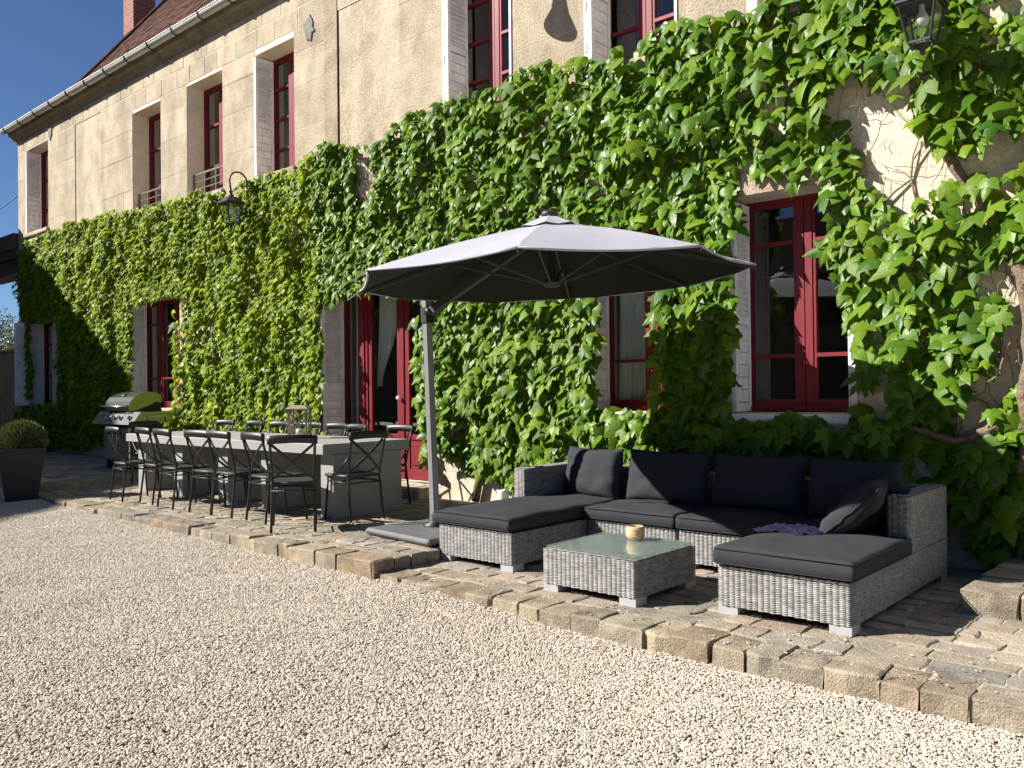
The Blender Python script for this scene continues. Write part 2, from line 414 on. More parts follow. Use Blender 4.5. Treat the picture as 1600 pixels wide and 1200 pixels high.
def build_ground():
    mb = MB()
    s = 1500
    mb.add([(-s, -s, -0.33), (s, -s, -0.33), (s, s, -0.33), (-s, s, -0.33)], [(0, 1, 2, 3)])
    tag(mb.build('ground', M['road']), kind='structure')
    # courtyard sheet that carries the gravel
    xs = np.arange(-24.0, 6.01, 0.3); ys = np.arange(-12.0, 4.5, 0.3)
    mb = MB(); vs = []; fs = []
    for y in ys:
        for x in xs: vs.append((x, y, ground_z(x, y) - 0.016))
    n = len(xs)
    for j in range(len(ys) - 1):
        for i in range(n - 1):
            fs.append((j * n + i, j * n + i + 1, (j + 1) * n + i + 1, (j + 1) * n + i))
    mb.add(vs, fs, 0, True)
    tag(mb.build('gravel_yard', M['bed'], fix=False), kind='structure')
    # pebbles: carrier faces + geometry nodes scatter
    mb = MB(); vs = []; fs = []
    xs = np.arange(-15.6, 2.41, 0.12); ys = np.arange(0.3, 4.51, 0.12)
    for y in ys:
        for x in xs: vs.append((x, y, ground_z(x, y) + .014 * noise.noise((x * 1.7, y * 1.7, 2.0)) + .007 * noise.noise((x * 5, y * 5, 5.0)) + max(0, y - 3.7) * .04))
    n = len(xs)
    for j in range(len(ys) - 1):
        for i in range(n - 1):
            cx = (xs[i] + xs[i + 1]) / 2; cy = (ys[j] + ys[j + 1]) / 2
            d = (cx * -0.6626 + cy * 0.749); l = cx * 0.749 + cy * 0.6626
            if d < 1.5 or abs(l) > 0.72 * d + 0.8: continue
            fs.append((j * n + i, j * n + i + 1, (j + 1) * n + i + 1, (j + 1) * n + i))
    mb.add(vs, fs)
    o = mb.build('gravel', M['pebble'], fix=False)
    tag(o, 'pale limestone gravel covering the courtyard', 'gravel', kind='stuff')
    g = bpy.data.node_groups.new('scatter_pebbles', 'GeometryNodeTree')
    g.interface.new_socket('Geometry', in_out='INPUT', socket_type='NodeSocketGeometry')
    g.interface.new_socket('Geometry', in_out='OUTPUT', socket_type='NodeSocketGeometry')
    N = g.nodes.new; L = g.links.new
    gi = N('NodeGroupInput'); go = N('NodeGroupOutput')
    dp = N('GeometryNodeDistributePointsOnFaces'); dp.distribute_method = 'RANDOM'
    dp.inputs['Density'].default_value = 11500.0; dp.inputs['Seed'].default_value = 3
    L(gi.outputs[0], dp.inputs['Mesh'])
    jn = N('GeometryNodeJoinGeometry')
    for k in range(4):
        ico = N('GeometryNodeMeshIcoSphere'); ico.inputs['Radius'].default_value = 1.0; ico.inputs['Subdivisions'].default_value = 2
        nz = N('ShaderNodeTexNoise'); nz.noise_dimensions = '4D'; nz.inputs['Scale'].default_value = 0.9; nz.inputs['W'].default_value = k * 3.7; nz.inputs['Detail'].default_value = 1.0
        sb = N('ShaderNodeVectorMath'); sb.operation = 'SUBTRACT'; sb.inputs[1].default_value = (0.5, 0.5, 0.5)
        L(nz.outputs['Color'], sb.inputs[0])
        sc = N('ShaderNodeVectorMath'); sc.operation = 'SCALE'; sc.inputs['Scale'].default_value = 1.5
        L(sb.outputs[0], sc.inputs[0])
        sp = N('GeometryNodeSetPosition'); L(ico.outputs['Mesh'], sp.inputs['Geometry']); L(sc.outputs[0], sp.inputs['Offset'])
        sm = N('GeometryNodeSetMaterial'); sm.inputs['Material'].default_value = M['pebble']; L(sp.outputs[0], sm.inputs['Geometry'])
        ss = N('GeometryNodeSetShadeSmooth'); L(sm.outputs[0], ss.inputs[0])
        ti = N('GeometryNodeGeometryToInstance'); L(ss.outputs[0], ti.inputs[0]); L(ti.outputs[0], jn.inputs[0])
    io = N('GeometryNodeInstanceOnPoints'); io.inputs['Pick Instance'].default_value = True
    L(dp.outputs['Points'], io.inputs['Points']); L(jn.outputs[0], io.inputs['Instance'])
    ri = N('FunctionNodeRandomValue'); ri.data_type = 'INT'; ri.inputs['Min'].default_value if False else None
    ri.inputs[4].default_value = 0; ri.inputs[5].default_value = 3; ri.inputs['Seed'].default_value = 11
    L(ri.outputs[2], io.inputs['Instance Index'])
    rr = N('FunctionNodeRandomValue'); rr.data_type = 'FLOAT_VECTOR'; rr.inputs[0].default_value = (0, 0, 0); rr.inputs[1].default_value = (0.6, 0.6, 6.28); rr.inputs['Seed'].default_value = 5
    L(rr.outputs[0], io.inputs['Rotation'])
    rs = N('FunctionNodeRandomValue'); rs.data_type = 'FLOAT_VECTOR'; rs.inputs[0].default_value = (0.0042, 0.0036, 0.0026); rs.inputs[1].default_value = (0.0105, 0.0078, 0.0048); rs.inputs['Seed'].default_value = 8
    L(rs.outputs[0], io.inputs['Scale'])
    tr = N('GeometryNodeSetPosition'); L(io.outputs[0], tr.inputs['Geometry'])
    ro = N('FunctionNodeRandomValue'); ro.data_type = 'FLOAT_VECTOR'; ro.inputs[0].default_value = (0, 0, -0.001); ro.inputs[1].default_value = (0, 0, 0.006); ro.inputs['Seed'].default_value = 9
    L(ro.outputs[0], tr.inputs['Offset'])
    jo = N('GeometryNodeJoinGeometry'); L(tr.outputs[0], jo.inputs[0])
    L(jo.outputs[0], go.inputs[0])
    md = o.modifiers.new('scatter', 'NODES'); md.node_group = g
build_ground()

# ------------------------------------------------------------------ terraces of cobbles
def stone_geo(mb, x0, x1, y0, y1, zt, zb, rnd, rough=0.012, gap=0.006, dome=0.006, lip=0.016):
    """an uneven paving stone with rounded shoulders"""
    X0, X1, Y0, Y1 = x0 + gap, x1 - gap, y0 + gap, y1 - gap
    w, d = X1 - X0, Y1 - Y0
    c = .02 + rnd.random() * .035
    base = [(0, c), (c, 0), (.5, -.01), (1 - c, 0), (1, c), (1.01, .5), (1, 1 - c), (1 - c, 1), (.5, 1.01), (c, 1), (0, 1 - c), (-.01, .5)]
    n = len(base)
    pts = [(X0 + u * w + rnd.uniform(-rough, rough), Y0 + v * d + rnd.uniform(-rough, rough)) for u, v in base]
    cx, cy = (X0 + X1) / 2, (Y0 + Y1) / 2
    tilt = (rnd.uniform(-.007, .007), rnd.uniform(-.007, .007))
    vs = []
    def ring(sc, z, jit=0.0):
        for x, y in pts:
            X = cx + (x - cx) * sc; Y = cy + (y - cy) * sc
            vs.append((X + rnd.uniform(-jit, jit), Y + rnd.uniform(-jit, jit), z + tilt[0] * (X - cx) / max(w, .1) + tilt[1] * (Y - cy) / max(d, .1) + rnd.uniform(-jit, jit) * .4))
    mid = (zt - lip) * .5 + zb * .5
    ring(0.97, zb); ring(1.0, mid, rough * .7); ring(1.0, zt - lip, rough * .45); ring(1 - lip * 1.3 / min(w, d), zt - lip * .12, rough * .3); ring(.55, zt + dome * .5, rough * .5)
    vs.append((cx, cy, zt + dome))
    fs = []
    for r in range(4):
        for k in range(n):
            fs.append((r * n + k, r * n + (k + 1) % n, (r + 1) * n + (k + 1) % n, (r + 1) * n + k))
    for k in range(n):
        fs.append((4 * n + k, 4 * n + (k + 1) % n, 5 * n))
    mb.add(vs, fs, 0, False)

def pave(parent, x0, x1, y0, y1, z, rows, lmin, lmax, depth, kerb=None, seed=1, hidden=None, max_obj=290, name='paving_stone', mats='cobble'):
    rnd = random.Random(seed)
    stones = []
    y = y0
    if kerb:                                   # large rough stones along the front edge
        kd, k0, k1, kz = kerb
        x = x0
        while x < x1 - 0.05:
            l = rnd.uniform(k0, k1)
            if x1 - x - l < k0 * .6: l = x1 - x
            stones.append(('kerb_stone', x, x + l, y + rnd.uniform(-.014, .012), y + kd + rnd.uniform(-.02, .02), z + rnd.uniform(-.009, .007), kz))
            x += l
        y += kd
    while y < y1 - 0.03:
        d = rnd.uniform(*rows)
        if y1 - y - d < rows[0] * .6: d = y1 - y
        x = x0 - rnd.uniform(0, 0.0)
        while x < x1 - 0.02:
            l = rnd.uniform(lmin, lmax) * rnd.choice((.75, 1, 1, 1.35))
            if x1 - x - l < lmin * .6: l = x1 - x
            stones.append((name, x, x + l, y + rnd.uniform(-.003, .012), y + d - rnd.uniform(-.003, .014), z + rnd.uniform(-.006, .004), z - depth))
            x += l
        y += d
    def key(s):
        cx, cy = (s[1] + s[2]) / 2, (s[3] + s[4]) / 2
        d = math.hypot(cx, cy)
        if hidden and hidden(cx, cy): d += 50
        if abs(cx * .749 + cy * .6626) > .66 * (cy * .749 - cx * .6626): d += 80
        return d
    stones.sort(key=key)
    rest = MB()
    for i, s in enumerate(stones):
        isk = s[0] == 'kerb_stone'
        mb = MB() if i < max_obj else rest
        stone_geo(mb, *s[1:], rnd, rough=0.014 if isk else 0.010, gap=0.0015 if isk else 0.003, dome=0.003 if isk else .002, lip=0.012 if isk else 0.007)
        if i < max_obj: mb.build(s[0], M['boulder'] if isk else M[mats], parent)
    if rest.f:
        tag(rest.build('paving', M[mats], parent), kind='stuff')

mb = MB()
mb.prism([(-12.75, 4.24), (-5.07, 4.24), (-5.07, 7.2), (-12.95, 7.2)], 'z', -0.5, -0.009)
dining_terrace = tag(mb.build('dining_terrace', M['sand']), kind='structure')
pave(dining_terrace, -12.6, -5.03, 4.07, 7.05, 0.0, (.15, .21), .16, .34, .12, kerb=(.24, .17, .36, -.30), seed=3,
     hidden=lambda x, y: (x < -7 and 5.2 < y) or y > 6.9)
mb = MB()
mb.box(-5.05, 1.6, 4.30, 7.2, -0.5, -0.109)
sofa_terrace = tag(mb.build('sofa_terrace', M['sand']), kind='structure')
pave(sofa_terrace, -5.02, 1.5, 4.13, 7.05, -0.10, (.15, .22), .15, .33, .12, kerb=(.26, .17, .32, -.42), seed=9,
     hidden=lambda x, y: (-5.0 < x < -1.75 and y > 5.0) or (-5.0 < x < -4.3 and y > 4.95) or (x > -1.3 and y > 5.8))
mb = MB()
mb.box(-1.36, 1.5, 5.72, 7.2, -0.4, 0.022)
landing = tag(mb.build('stone_landing', M['sand']), kind='structure')
pave(landing, -1.40, 1.5, 5.66, 7.05, 0.04, (.16, .22), .22, .36, .10, kerb=(.26, .24, .36, -.12), seed=5, name='paving_stone')
# upper paving left of the dining terrace, in front of the house
mb = MB()
mb.prism([(-12.12, 4.2), (-12.95, 6.3), (-13.0, 7.1), (-22.5, 7.1), (-22.5, 4.6)], 'z', -0.4, 0.085)
upper = tag(mb.build('upper_terrace', M['sand']), kind='structure')
pave(upper, -22.3, -12.95, 4.75, 7.05, 0.10, (.2, .28), .25, .5, .1, seed=13, max_obj=120)
def edge_stones():
    rnd = random.Random(4)
    a = Vector((-12.10, 4.22)); b = Vector((-12.92, 6.35))
    for k in range(8):
        p = a.lerp(b, k / 8); q = a.lerp(b, (k + 1) / 8)
        mb = MB()
        stone_geo(mb, p.x - .34, p.x + .03, p.y, q.y, 0.10 + rnd.uniform(-.01, .01), -.25, rnd, rough=.014, lip=.025)
        mb.build('kerb_stone', M['boulder'], upper)
edge_stones()

# ------------------------------------------------------------------ house
house = thing('house', 'long two-storey limestone house with red windows and ivy on its front', 'house', (0, 0, 0))
WY = 7.05
OPEN = dict(E=(-20.5, -19.2, 1.05, 2.9), C=(-15.56, -13.7, 1.03, 2.96), D=(-9.7, -7.58, 0.13, 2.97), B=(-5.18, -4.04, 1.05, 2.96), A=(-3.6, -2.48, 1.05, 2.97),
            U1=(-20.6, -19.35, 4.86, 6.72), U2=(-15.39, -14.32, 4.5, 6.38), U3=(-13.4, -12.27, 4.5, 6.39), U4=(-11.34, -10.32, 4.5, 6.35),
            U5=(-7.27, -6.18, 4.5, 6.38), U6=(-5.2, -4.1, 4.5, 6.38), U7=(-3.42, -2.3, 4.5, 6.38))
PANEL = dict(P1=(-17.95, -16.72, 4.3, 6.73), P2=(-9.31, -8.06, 4.3, 6.42))
HX0, HX1 = -21.1, 1.2
ZSPLIT = 4.3

def free_runs(x0, x1, z0, z1, rects):
    cuts = sorted([(max(a, x0), min(b, x1)) for a, b, c, d in rects if c < z1 - 1e-6 and d > z0 + 1e-6 and a < x1 and b > x0])
    out = []; x = x0
    for a, b in cuts:
        if a > x + 1e-6: out.append((x, a))
        x = max(x, b)
    if x < x1 - 1e-6: out.append((x, x1))
    return out

def build_wall():
    rects = list(OPEN.values()) + list(PANEL.values())
    zs = sorted(set([-0.4, ZSPLIT, 7.05] + [r[2] for r in rects] + [r[3] for r in rects]))
    lo, up = MB(), MB()
    for z0, z1 in zip(zs, zs[1:]):
        for a, b in free_runs(HX0, HX1, z0, z1, rects):
            (lo if z1 <= ZSPLIT + 1e-6 else up).box(a, b, WY, WY + 0.5, z0, z1)
    for a, b, c, d in PANEL.values():
        up.box(a, b, WY + 0.03, WY + 0.5, c, d)
    lo.build('ground_floor_wall', M['plaster'], house)
    up.build('upper_wall', M['joint'], house)
    mb = MB()
    mb.box(HX0, HX0 + .4, WY + .5, 15.0, -.4, 7.05); mb.box(HX1 - .4, HX1, WY + .5, 15, -.4, 7.05); mb.box(HX0, HX1, 14.6, 15.0, -.4, 7.05)
    mb.build('rear_walls', M['lime'], house)
    mb = MB()
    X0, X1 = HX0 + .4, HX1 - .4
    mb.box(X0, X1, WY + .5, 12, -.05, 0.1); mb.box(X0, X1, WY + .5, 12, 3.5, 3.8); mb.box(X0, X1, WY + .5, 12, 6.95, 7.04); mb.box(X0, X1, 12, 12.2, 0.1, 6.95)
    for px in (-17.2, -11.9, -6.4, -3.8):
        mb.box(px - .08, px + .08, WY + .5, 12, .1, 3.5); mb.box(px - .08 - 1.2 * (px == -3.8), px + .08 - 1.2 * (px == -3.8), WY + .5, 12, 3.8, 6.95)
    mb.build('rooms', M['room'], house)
build_wall()

def ashlar():
    rnd = random.Random(21)
    rects = list(OPEN.values()) + [(a, b, c, d) for a, b, c, d in PANEL.values()] + [(-9.60, -9.31, 4.2, 7)]
    zs = [4.36, 5.0, 5.62, 6.10, 6.43, 6.735, 7.0]
    for r, (z0, z1) in enumerate(zip(zs, zs[1:])):
        for a, b in free_runs(HX0, HX1 - 1.6, z0, z1, rects):
            x = a
            while x < b - 0.02:
                l = rnd.uniform(.36, .62) if r >= 4 else rnd.uniform(.8, 1.5)
                if b - x - l < .3: l = b - x
                mb = MB()
                p = rnd.uniform(.003, .007)
                e = .007 if r >= 4 else .003
                mb.cbox(x + e, x + l - e, WY - p, WY + .03, z0 + e, z1 - e, .002)
                mb.build('stone_block', M['lime'], house)
                x += l
    # darker chiselled pilaster strip and blind panels
    mb = MB(); mb.cbox(-9.60, -9.31, WY - .012, WY + .03, 4.3, 7.0, .004); mb.build('pilaster_strip', M['lime_dark'], house)
    for k, (a, b, c, d) in PANEL.items():
        mb = MB(); mb.box(a + .004, b - .004, WY + .012, WY + .06, c, d - .004); mb.build('blind_panel', M['lime'], house)
    mb = MB()
    for cx, cz, s in ((-9.93, 6.36, .15), (-19.2, 6.83, .12)):
        pts = [(cx + s * (.72 + .5 * noise.noise((math.cos(a) * 1.7, math.sin(a) * 1.7, cx))) * math.cos(a), cz + 1.35 * s * (.75 + .6 * noise.noise((math.cos(a) * 2.1, math.sin(a) * 2.1, cz))) * math.sin(a)) for a in [k * 2 * math.pi / 22 for k in range(22)]]
        mb = MB(); mb.prism(pts, 'y', WY - .024, WY); mb.build('cement_patch', M['cement'], house)
ashlar()

def slats_panel(mb, x, y0, y1, z0, z1, pitch=.05, face=1):
    z = z0
    while z < z1:
        mb.obox((x + face * .004, (y0 + y1) / 2, z), (0, 1, 0), Vector((face * .5, 0, -.85)).normalized(), Vector((face * .85, 0, .5)).normalized(), (y1 - y0) / 2, .026, .004)
        z += pitch

def shutter(x, y0, y1, z0, z1, face=1, m='white'):
    """louvred leaf folded against the reveal; slats above, boards below"""
    mb = MB(); t = .048
    xa, xb = (x, x + t) if face > 0 else (x - t, x)
    fr = .045
    mb.box(xa, xb, y0, y0 + fr, z0, z1); mb.box(xa, xb, y1 - fr, y1, z0, z1)
    zm = z0 + (z1 - z0) * .42
    for z in (z0, zm, z1 - .07): mb.box(xa + .001, xb - .001, y0 + fr, y1 - fr, z, z + .07)
    mb.box(xa + .003, xa + .010, y0 + fr, y1 - fr, z0 + .07, z1 - .07) if face > 0 else mb.box(xb - .010, xb - .003, y0 + fr, y1 - fr, z0 + .07, z1 - .07)
    o = mb.build('shutter', M[m], house)
    sl = MB(); slats_panel(sl, (xb - .024) if face > 0 else (xa + .024), y0 + fr, y1 - fr, zm + .1, z1 - .09, .055, face)
    tag(sl.build('slats', M[m], o), kind='stuff')
    z = z0 + .09
    while z < zm - .05:
        b = MB(); b.box(xb - .014 if face > 0 else xa + .014, xb - .006 if face > 0 else xa + .006, y0 + fr + .004, y1 - fr - .004, z, z + .105); b.build('board', M[m], o); z += .112
    return o

FY = WY + 0.30
def window(x0, x1, z0, z1, stiles, bars, fy=FY, meet=.14, sw=.05, arched=False):
    mb = MB()
    t = .032
    mb.box(x0 + .004, x0 + t, fy, fy + .09, z0, z1); mb.box(x1 - t, x1 - .004, fy, fy + .09, z0, z1)
    mb.box(x0 + t, x1 - t, fy, fy + .09, z1 - t, z1); mb.box(x0 + t, x1 - t, fy - .03, fy + .09, z0, z0 + .06)
    edges = [x0 + t] + list(stiles) + [x1 - t]
    spans = []
    for i, (a, b) in enumerate(zip(edges, edges[1:])):
        a2 = a if i == 0 else a + meet / 2; b2 = b if i == len(edges) - 2 else b - meet / 2
        spans.append((a2, b2))
    for s in stiles:
        mb.box(s - meet / 2, s - .006, fy + .012, fy + .075, z0 + .06, z1 - t); mb.box(s + .006, s + meet / 2, fy + .006, fy + .070, z0 + .06, z1 - t)
        mb.box(s - .006, s + .006, fy + .024, fy + .07, z0 + .06, z1 - t)
    o = mb.build('window', M['red'], house)
    for a, b in spans:
        zz = [z0 + .06] + [z for z in bars] + [z1 - t]
        for i, (c, d) in enumerate(zip(zz, zz[1:])):
            p = MB()
            r0 = .07 if i == 0 else .018; r1 = .05 if i == len(zz) - 2 else .018
            p.box(a, b, fy + .040, fy + .0445, c + r0 * .6, d - r1 * .6); p.build('pane', M['glass'], o)
        fr = MB()
        sl = .045 if a > x0 + .1 else .030; sr = .045 if b < x1 - .1 else .030; sl = sr = .028
        fr.box(a, a + sl, fy + .016, fy + .066, z0 + .06, z1 - t); fr.box(b - sr, b, fy + .016, fy + .066, z0 + .06, z1 - t)
        fr.box(a + sl, b - sr, fy + .017, fy + .065, z0 + .06, z0 + .115); fr.box(a + sl, b - sr, fy + .017, fy + .065, z1 - t - .04, z1 - t)
        fr.build('sash', M['red'], o)
        for z in bars:
            g = MB(); g.box(a + sl, b - sr, fy + .010, fy + .062, z - .017, z + .017); g.build('glazing_bar', M['red'], o)
    return o

def sill(x0, x1, z, m='lime', out=.06):
    mb = MB(); mb.cbox(x0 - .05, x1 + .05, WY - out, WY - .001, z - .09, z - .004, .012); mb.box(x0 + .002, x1 - .002, WY + .001, FY - .002, z - .08, z - .006)
    mb.build('window_sill', M[m], house)

x0, x1, z0, z1 = OPEN['A']; window(x0, x1, z0, z1, [-3.045], [1.555, 2.57]); sill(x0, x1, z0, 'white', .03)
shutter(x0 + .004, WY - .01, FY - .01, z0 + .01, z1 - .03)
mb = MB(); mb.box(x1 - .075, x1 - .004, WY - .012, FY - .01, z0 + .004, z1 - .03); mb.build('shutter', M['white'], house)
mb = MB(); mb.box(x0 - .1, x1 + .1, WY - .03, WY - .002, z1 + .004, z1 + .21); mb.build('lintel', M['lime_dark'], house)
x0, x1, z0, z1 = OPEN['B']; window(x0, x1, z0, z1, [-4.61], [1.56, 2.57]); sill(x0, x1, z0, 'white', .03)
shutter(x0 + .004, WY - .01, FY - .01, z0 + .01, z1 - .03)
mb = MB(); mb.tube([(-4.66, FY - .03, 1.50), (-4.56, FY - .03, 1.495), (-4.55, FY - .025, 1.46)], .011, 6); mb.build('window_handle', M['iron'], house)
x0, x1, z0, z1 = OPEN['C']; window(x0, x1, z0, z1, [-15.05, -14.405], [1.56, 2.545], meet=.17); sill(x0, x1, z0)
shutter(x0 + .004, WY - .01, FY - .01, z0 + .01, z1 - .03)
x0, x1, z0, z1 = OPEN['E']; window(x0, x1, z0, z1, [-19.7], [1.7, 2.4]); sill(x0, x1, z0)
shutter(x0 + .004, WY - .3, FY - .01, z0 + .01, z1 - .03)
for k in ('U1', 'U2', 'U3', 'U4', 'U5', 'U6', 'U7'):
    x0, x1, z0, z1 = OPEN[k]; h = z1 - z0
    window(x0, x1, z0, z1, [(x0 + x1) / 2], [z0 + h * .30, z0 + h * .66] if k in ('U1', 'U2', 'U3') else [z0 + h * .25, z0 + h * .5, z0 + h * .75]); sill(x0, x1, z0)
    if k in ('U1', 'U4'): shutter(x0 + .004, WY - .02, FY - .01, z0 + .01, z1 - .03)
    if k in ('U5', 'U6', 'U7'):
        shutter(x0 + .09, WY - .06, FY - .02, z0 + .01, z1 - .03, m='greywood')
        mb = MB(); mb.box(x0 + .045, x0 + .085, WY - .06, FY - .02, z0 + .01, z1 - .03)
        o = mb.build('shutter', M['white'], house)
        for z in np.arange(z0 + .2, z1 - .2, .42):
            b = MB(); b.box(x0 + .050, x0 + .080, WY - .068, WY - .0605, z, z + .1); b.build('hinge_plate', M['white'], o)
        mb = MB(); mb.box(x1 - .03, x1 - .003, WY - .02, FY - .01, z0 + .01, z1 - .03); mb.build('shutter', M['white'], house)
    if k in ('U2', 'U3'):
        mb = MB(); yy = WY + .10
        for z in (.04, .16, .28, .40): mb.box(x0 + .003, x1 - .003, yy - .009, yy + .009, z0 + z, z0 + z + (.03 if z in (.04, .40) else .014))
        for i in range(4): xx = x0 + .04 + (x1 - x0 - .08) * i / 3; mb.box(xx - .008, xx + .008, yy - .012, yy + .012, z0 + .0, z0 + .40)
        mb.build('window_railing', M['steel_rail'], house)

# glazed double door with a side light
def door():
    x0, x1, z0, z1 = OPEN['D']; fy = WY + .33
    mb = MB()
    mb.box(x0 + .004, x0 + .06, fy, fy + .1, z0, z1); mb.box(x1 - .06, x1 - .004, fy, fy + .1, z0, z1); mb.box(x0 + .06, x1 - .06, fy, fy + .1, z1 - .06, z1)
    mb.box(-9.335, -9.14, fy - .012, fy + .1, z0, z1 - .06); mb.box(-9.285, -9.19, fy - .03, fy - .013, z0 + .02, z1 - .06)
    mb.box(x0 + .06, -9.335, fy + .01, fy + .08, z0, z0 + .56)
    o = mb.build('door_frame', M['red'], house)
    p = MB(); p.box(x0 + .06, -9.335, fy + .04, fy + .0445, z0 + .56, z1 - .06); p.build('pane', M['glass'], o)
    for a, b, kx, st in ((-9.14, -8.44, -8.475, 0), (-8.43, x1 - .06, -8.385, 1)):
        d = MB(); y0 = fy + .005 + .008 * st
        sa = .07 if st == 0 else .105; sb = .105 if st == 0 else .07
        d.box(a, a + sa, y0, y0 + .055, z0 + .01, z1 - .06); d.box(b - sb, b, y0, y0 + .055, z0 + .01, z1 - .06)
        d.box(a + sa, b - sb, y0, y0 + .055, z1 - .15, z1 - .06); d.box(a + sa, b - sb, y0, y0 + .055, z0 + .52, z0 + .585); d.box(a + sa, b - sb, y0, y0 + .055, z0 + .01, z0 + .14)
        d.box(a + sa, b - sb, y0 + .015, y0 + .05, z0 + .14, z0 + .52)
        lf = d.build('door_leaf', M['red'], house)
        for q in (0,):
            e = MB(); e.cbox(a + sa + .05, b - sb - .05, y0 + .002, y0 + .0148, z0 + .19, z0 + .47, .006); e.build('panel', M['red'], lf)
        p = MB(); p.box(a + sa, b - sb, y0 + .028, y0 + .0325, z0 + .585, z1 - .15); p.build('pane', M['glass'], lf)
        if st == 0:
            k = MB(); k.lathe([(0, -.03), (.02, -.028), (.028, -.012), (.026, .008), (.012, .018), (.012, .045)], (0, 0, 0), 12)
            kk = k.build('door_knob', M['pot'], lf); kk.rotation_euler = (R(-90), 0, 0); kk.location = (kx, y0 - .04, 1.19)
    w = MB(); w.box(-8.46, -8.41, fy - .004, fy + .012, z0 + .01, z1 - .06); w.build('meeting_strip', M['red'], o)
    s = MB(); s.cbox(x0 - .1, x1 + .1, WY - .28, WY + .46, -.1, z0 - .004, .02); s.build('threshold', M['lime'], house)
    sh = shutter(x0 + .004, WY - .04, fy - .008, z0 + .05, z1 - .05, m='greywood')
door()

def curtain(x0, x1, z0, z1, y, label, tie=None, lean=0.0):
    """hanging sheer cloth with folds; tie = (height, kept share) gathers it"""
    mb = MB(); nx, nz = 40, 24; vs = []; fs = []
    for j in range(nz + 1):
        v = j / nz; z = z1 + (z0 - z1) * v
        k = 1.0
        if tie:
            tz, keep = tie
            k = 1 - (1 - keep) * math.exp(-((z - tz) / .55) ** 2) if z > tz else keep + (1 - keep) * .55 * min(1, (tz - z) / .8)
        for i in range(nx + 1):
            u = i / nx
            vs.append((x0 + (x1 - x0) * u * k, y + .022 * math.sin(u * 34 + .8 * math.sin(v * 5)) + .012 * math.sin(u * 13 + v * 3), z))
    for j in range(nz):
        for i in range(nx):
            a = j * (nx + 1) + i; fs.append((a, a + 1, a + nx + 2, a + nx + 1))
    mb.add(vs, fs, 0, True)
    o = mb.build('curtain', M['curtain'], fix=False)
    tag(o, label, 'curtain', 'sheer curtains behind the ground floor glass')
curtain(-5.12, -4.66, 1.06, 2.93, FY + .16, 'pale sheer curtain tied back in the window behind the parasol', (1.45, .75))
curtain(-9.62, -9.30, .15, 2.93, WY + .50, 'pale curtain in the narrow side light beside the red double door', (1.15, .8))
curtain(-9.12, -8.72, 1.35, 2.93, WY + .50, 'pale curtain drawn aside behind the left leaf of the red double door', (1.35, .12))

# cornice, gutter, roof
mb = MB()
prof = [(WY + .3, 6.99), (WY - .012, 6.99), (WY - .03, 7.03), (WY - .06, 7.06), (WY - .09, 7.10), (WY - .15, 7.13), (WY - .16, 7.22), (WY + .3, 7.22)]
mb.prism(prof, 'x', HX0 - .14, HX1 + .1); mb.build('cornice', M['cornice'], house)
def gutter():
    gy, gz, r = WY - .235, 7.245, .078
    mb = MB(); n = 10; xs = list(np.arange(HX0 - .2, HX1 + .2, 1.9))
    ring = [(gy + r * math.cos(math.pi + math.pi * k / n), gz + r * math.sin(math.pi + math.pi * k / n)) for k in range(n + 1)]
    ring += [(gy + (r - .006) * math.cos(2 * math.pi - math.pi * k / n), gz + (r - .006) * math.sin(2 * math.pi - math.pi * k / n)) for k in range(n + 1)]
    ring = [(gy - r - .008, gz + .012), (gy - r - .012, gz + .002)] + ring
    mb.prism(ring, 'x', HX0 - .2, HX1 + .2)
    mb.prism([(gy + r * math.cos(a), gz + r * math.sin(a)) for a in [math.pi + math.pi * k / n for k in range(n + 1)]], 'x', HX0 - .205, HX0 - .2)
    g = mb.build('gutter', M['zinc'], house)
    for x in np.arange(HX0 + .05, HX1, .86):
        b = MB(); pts = [(x, gy + (r + .006) * math.cos(a), gz + (r + .006) * math.sin(a)) for a in [math.pi * (1 + k / 8) for k in range(9)]]
        pts = [(x, gy - r - .012, gz + .02)] + pts + [(x, gy + r + .03, gz + .03)]
        for p, q in zip(pts, pts[1:]): b.bar(p, q, .028, .008, up=(1, 0, 0))
        b.build('gutter_bracket', M['iron'], g)
gutter()

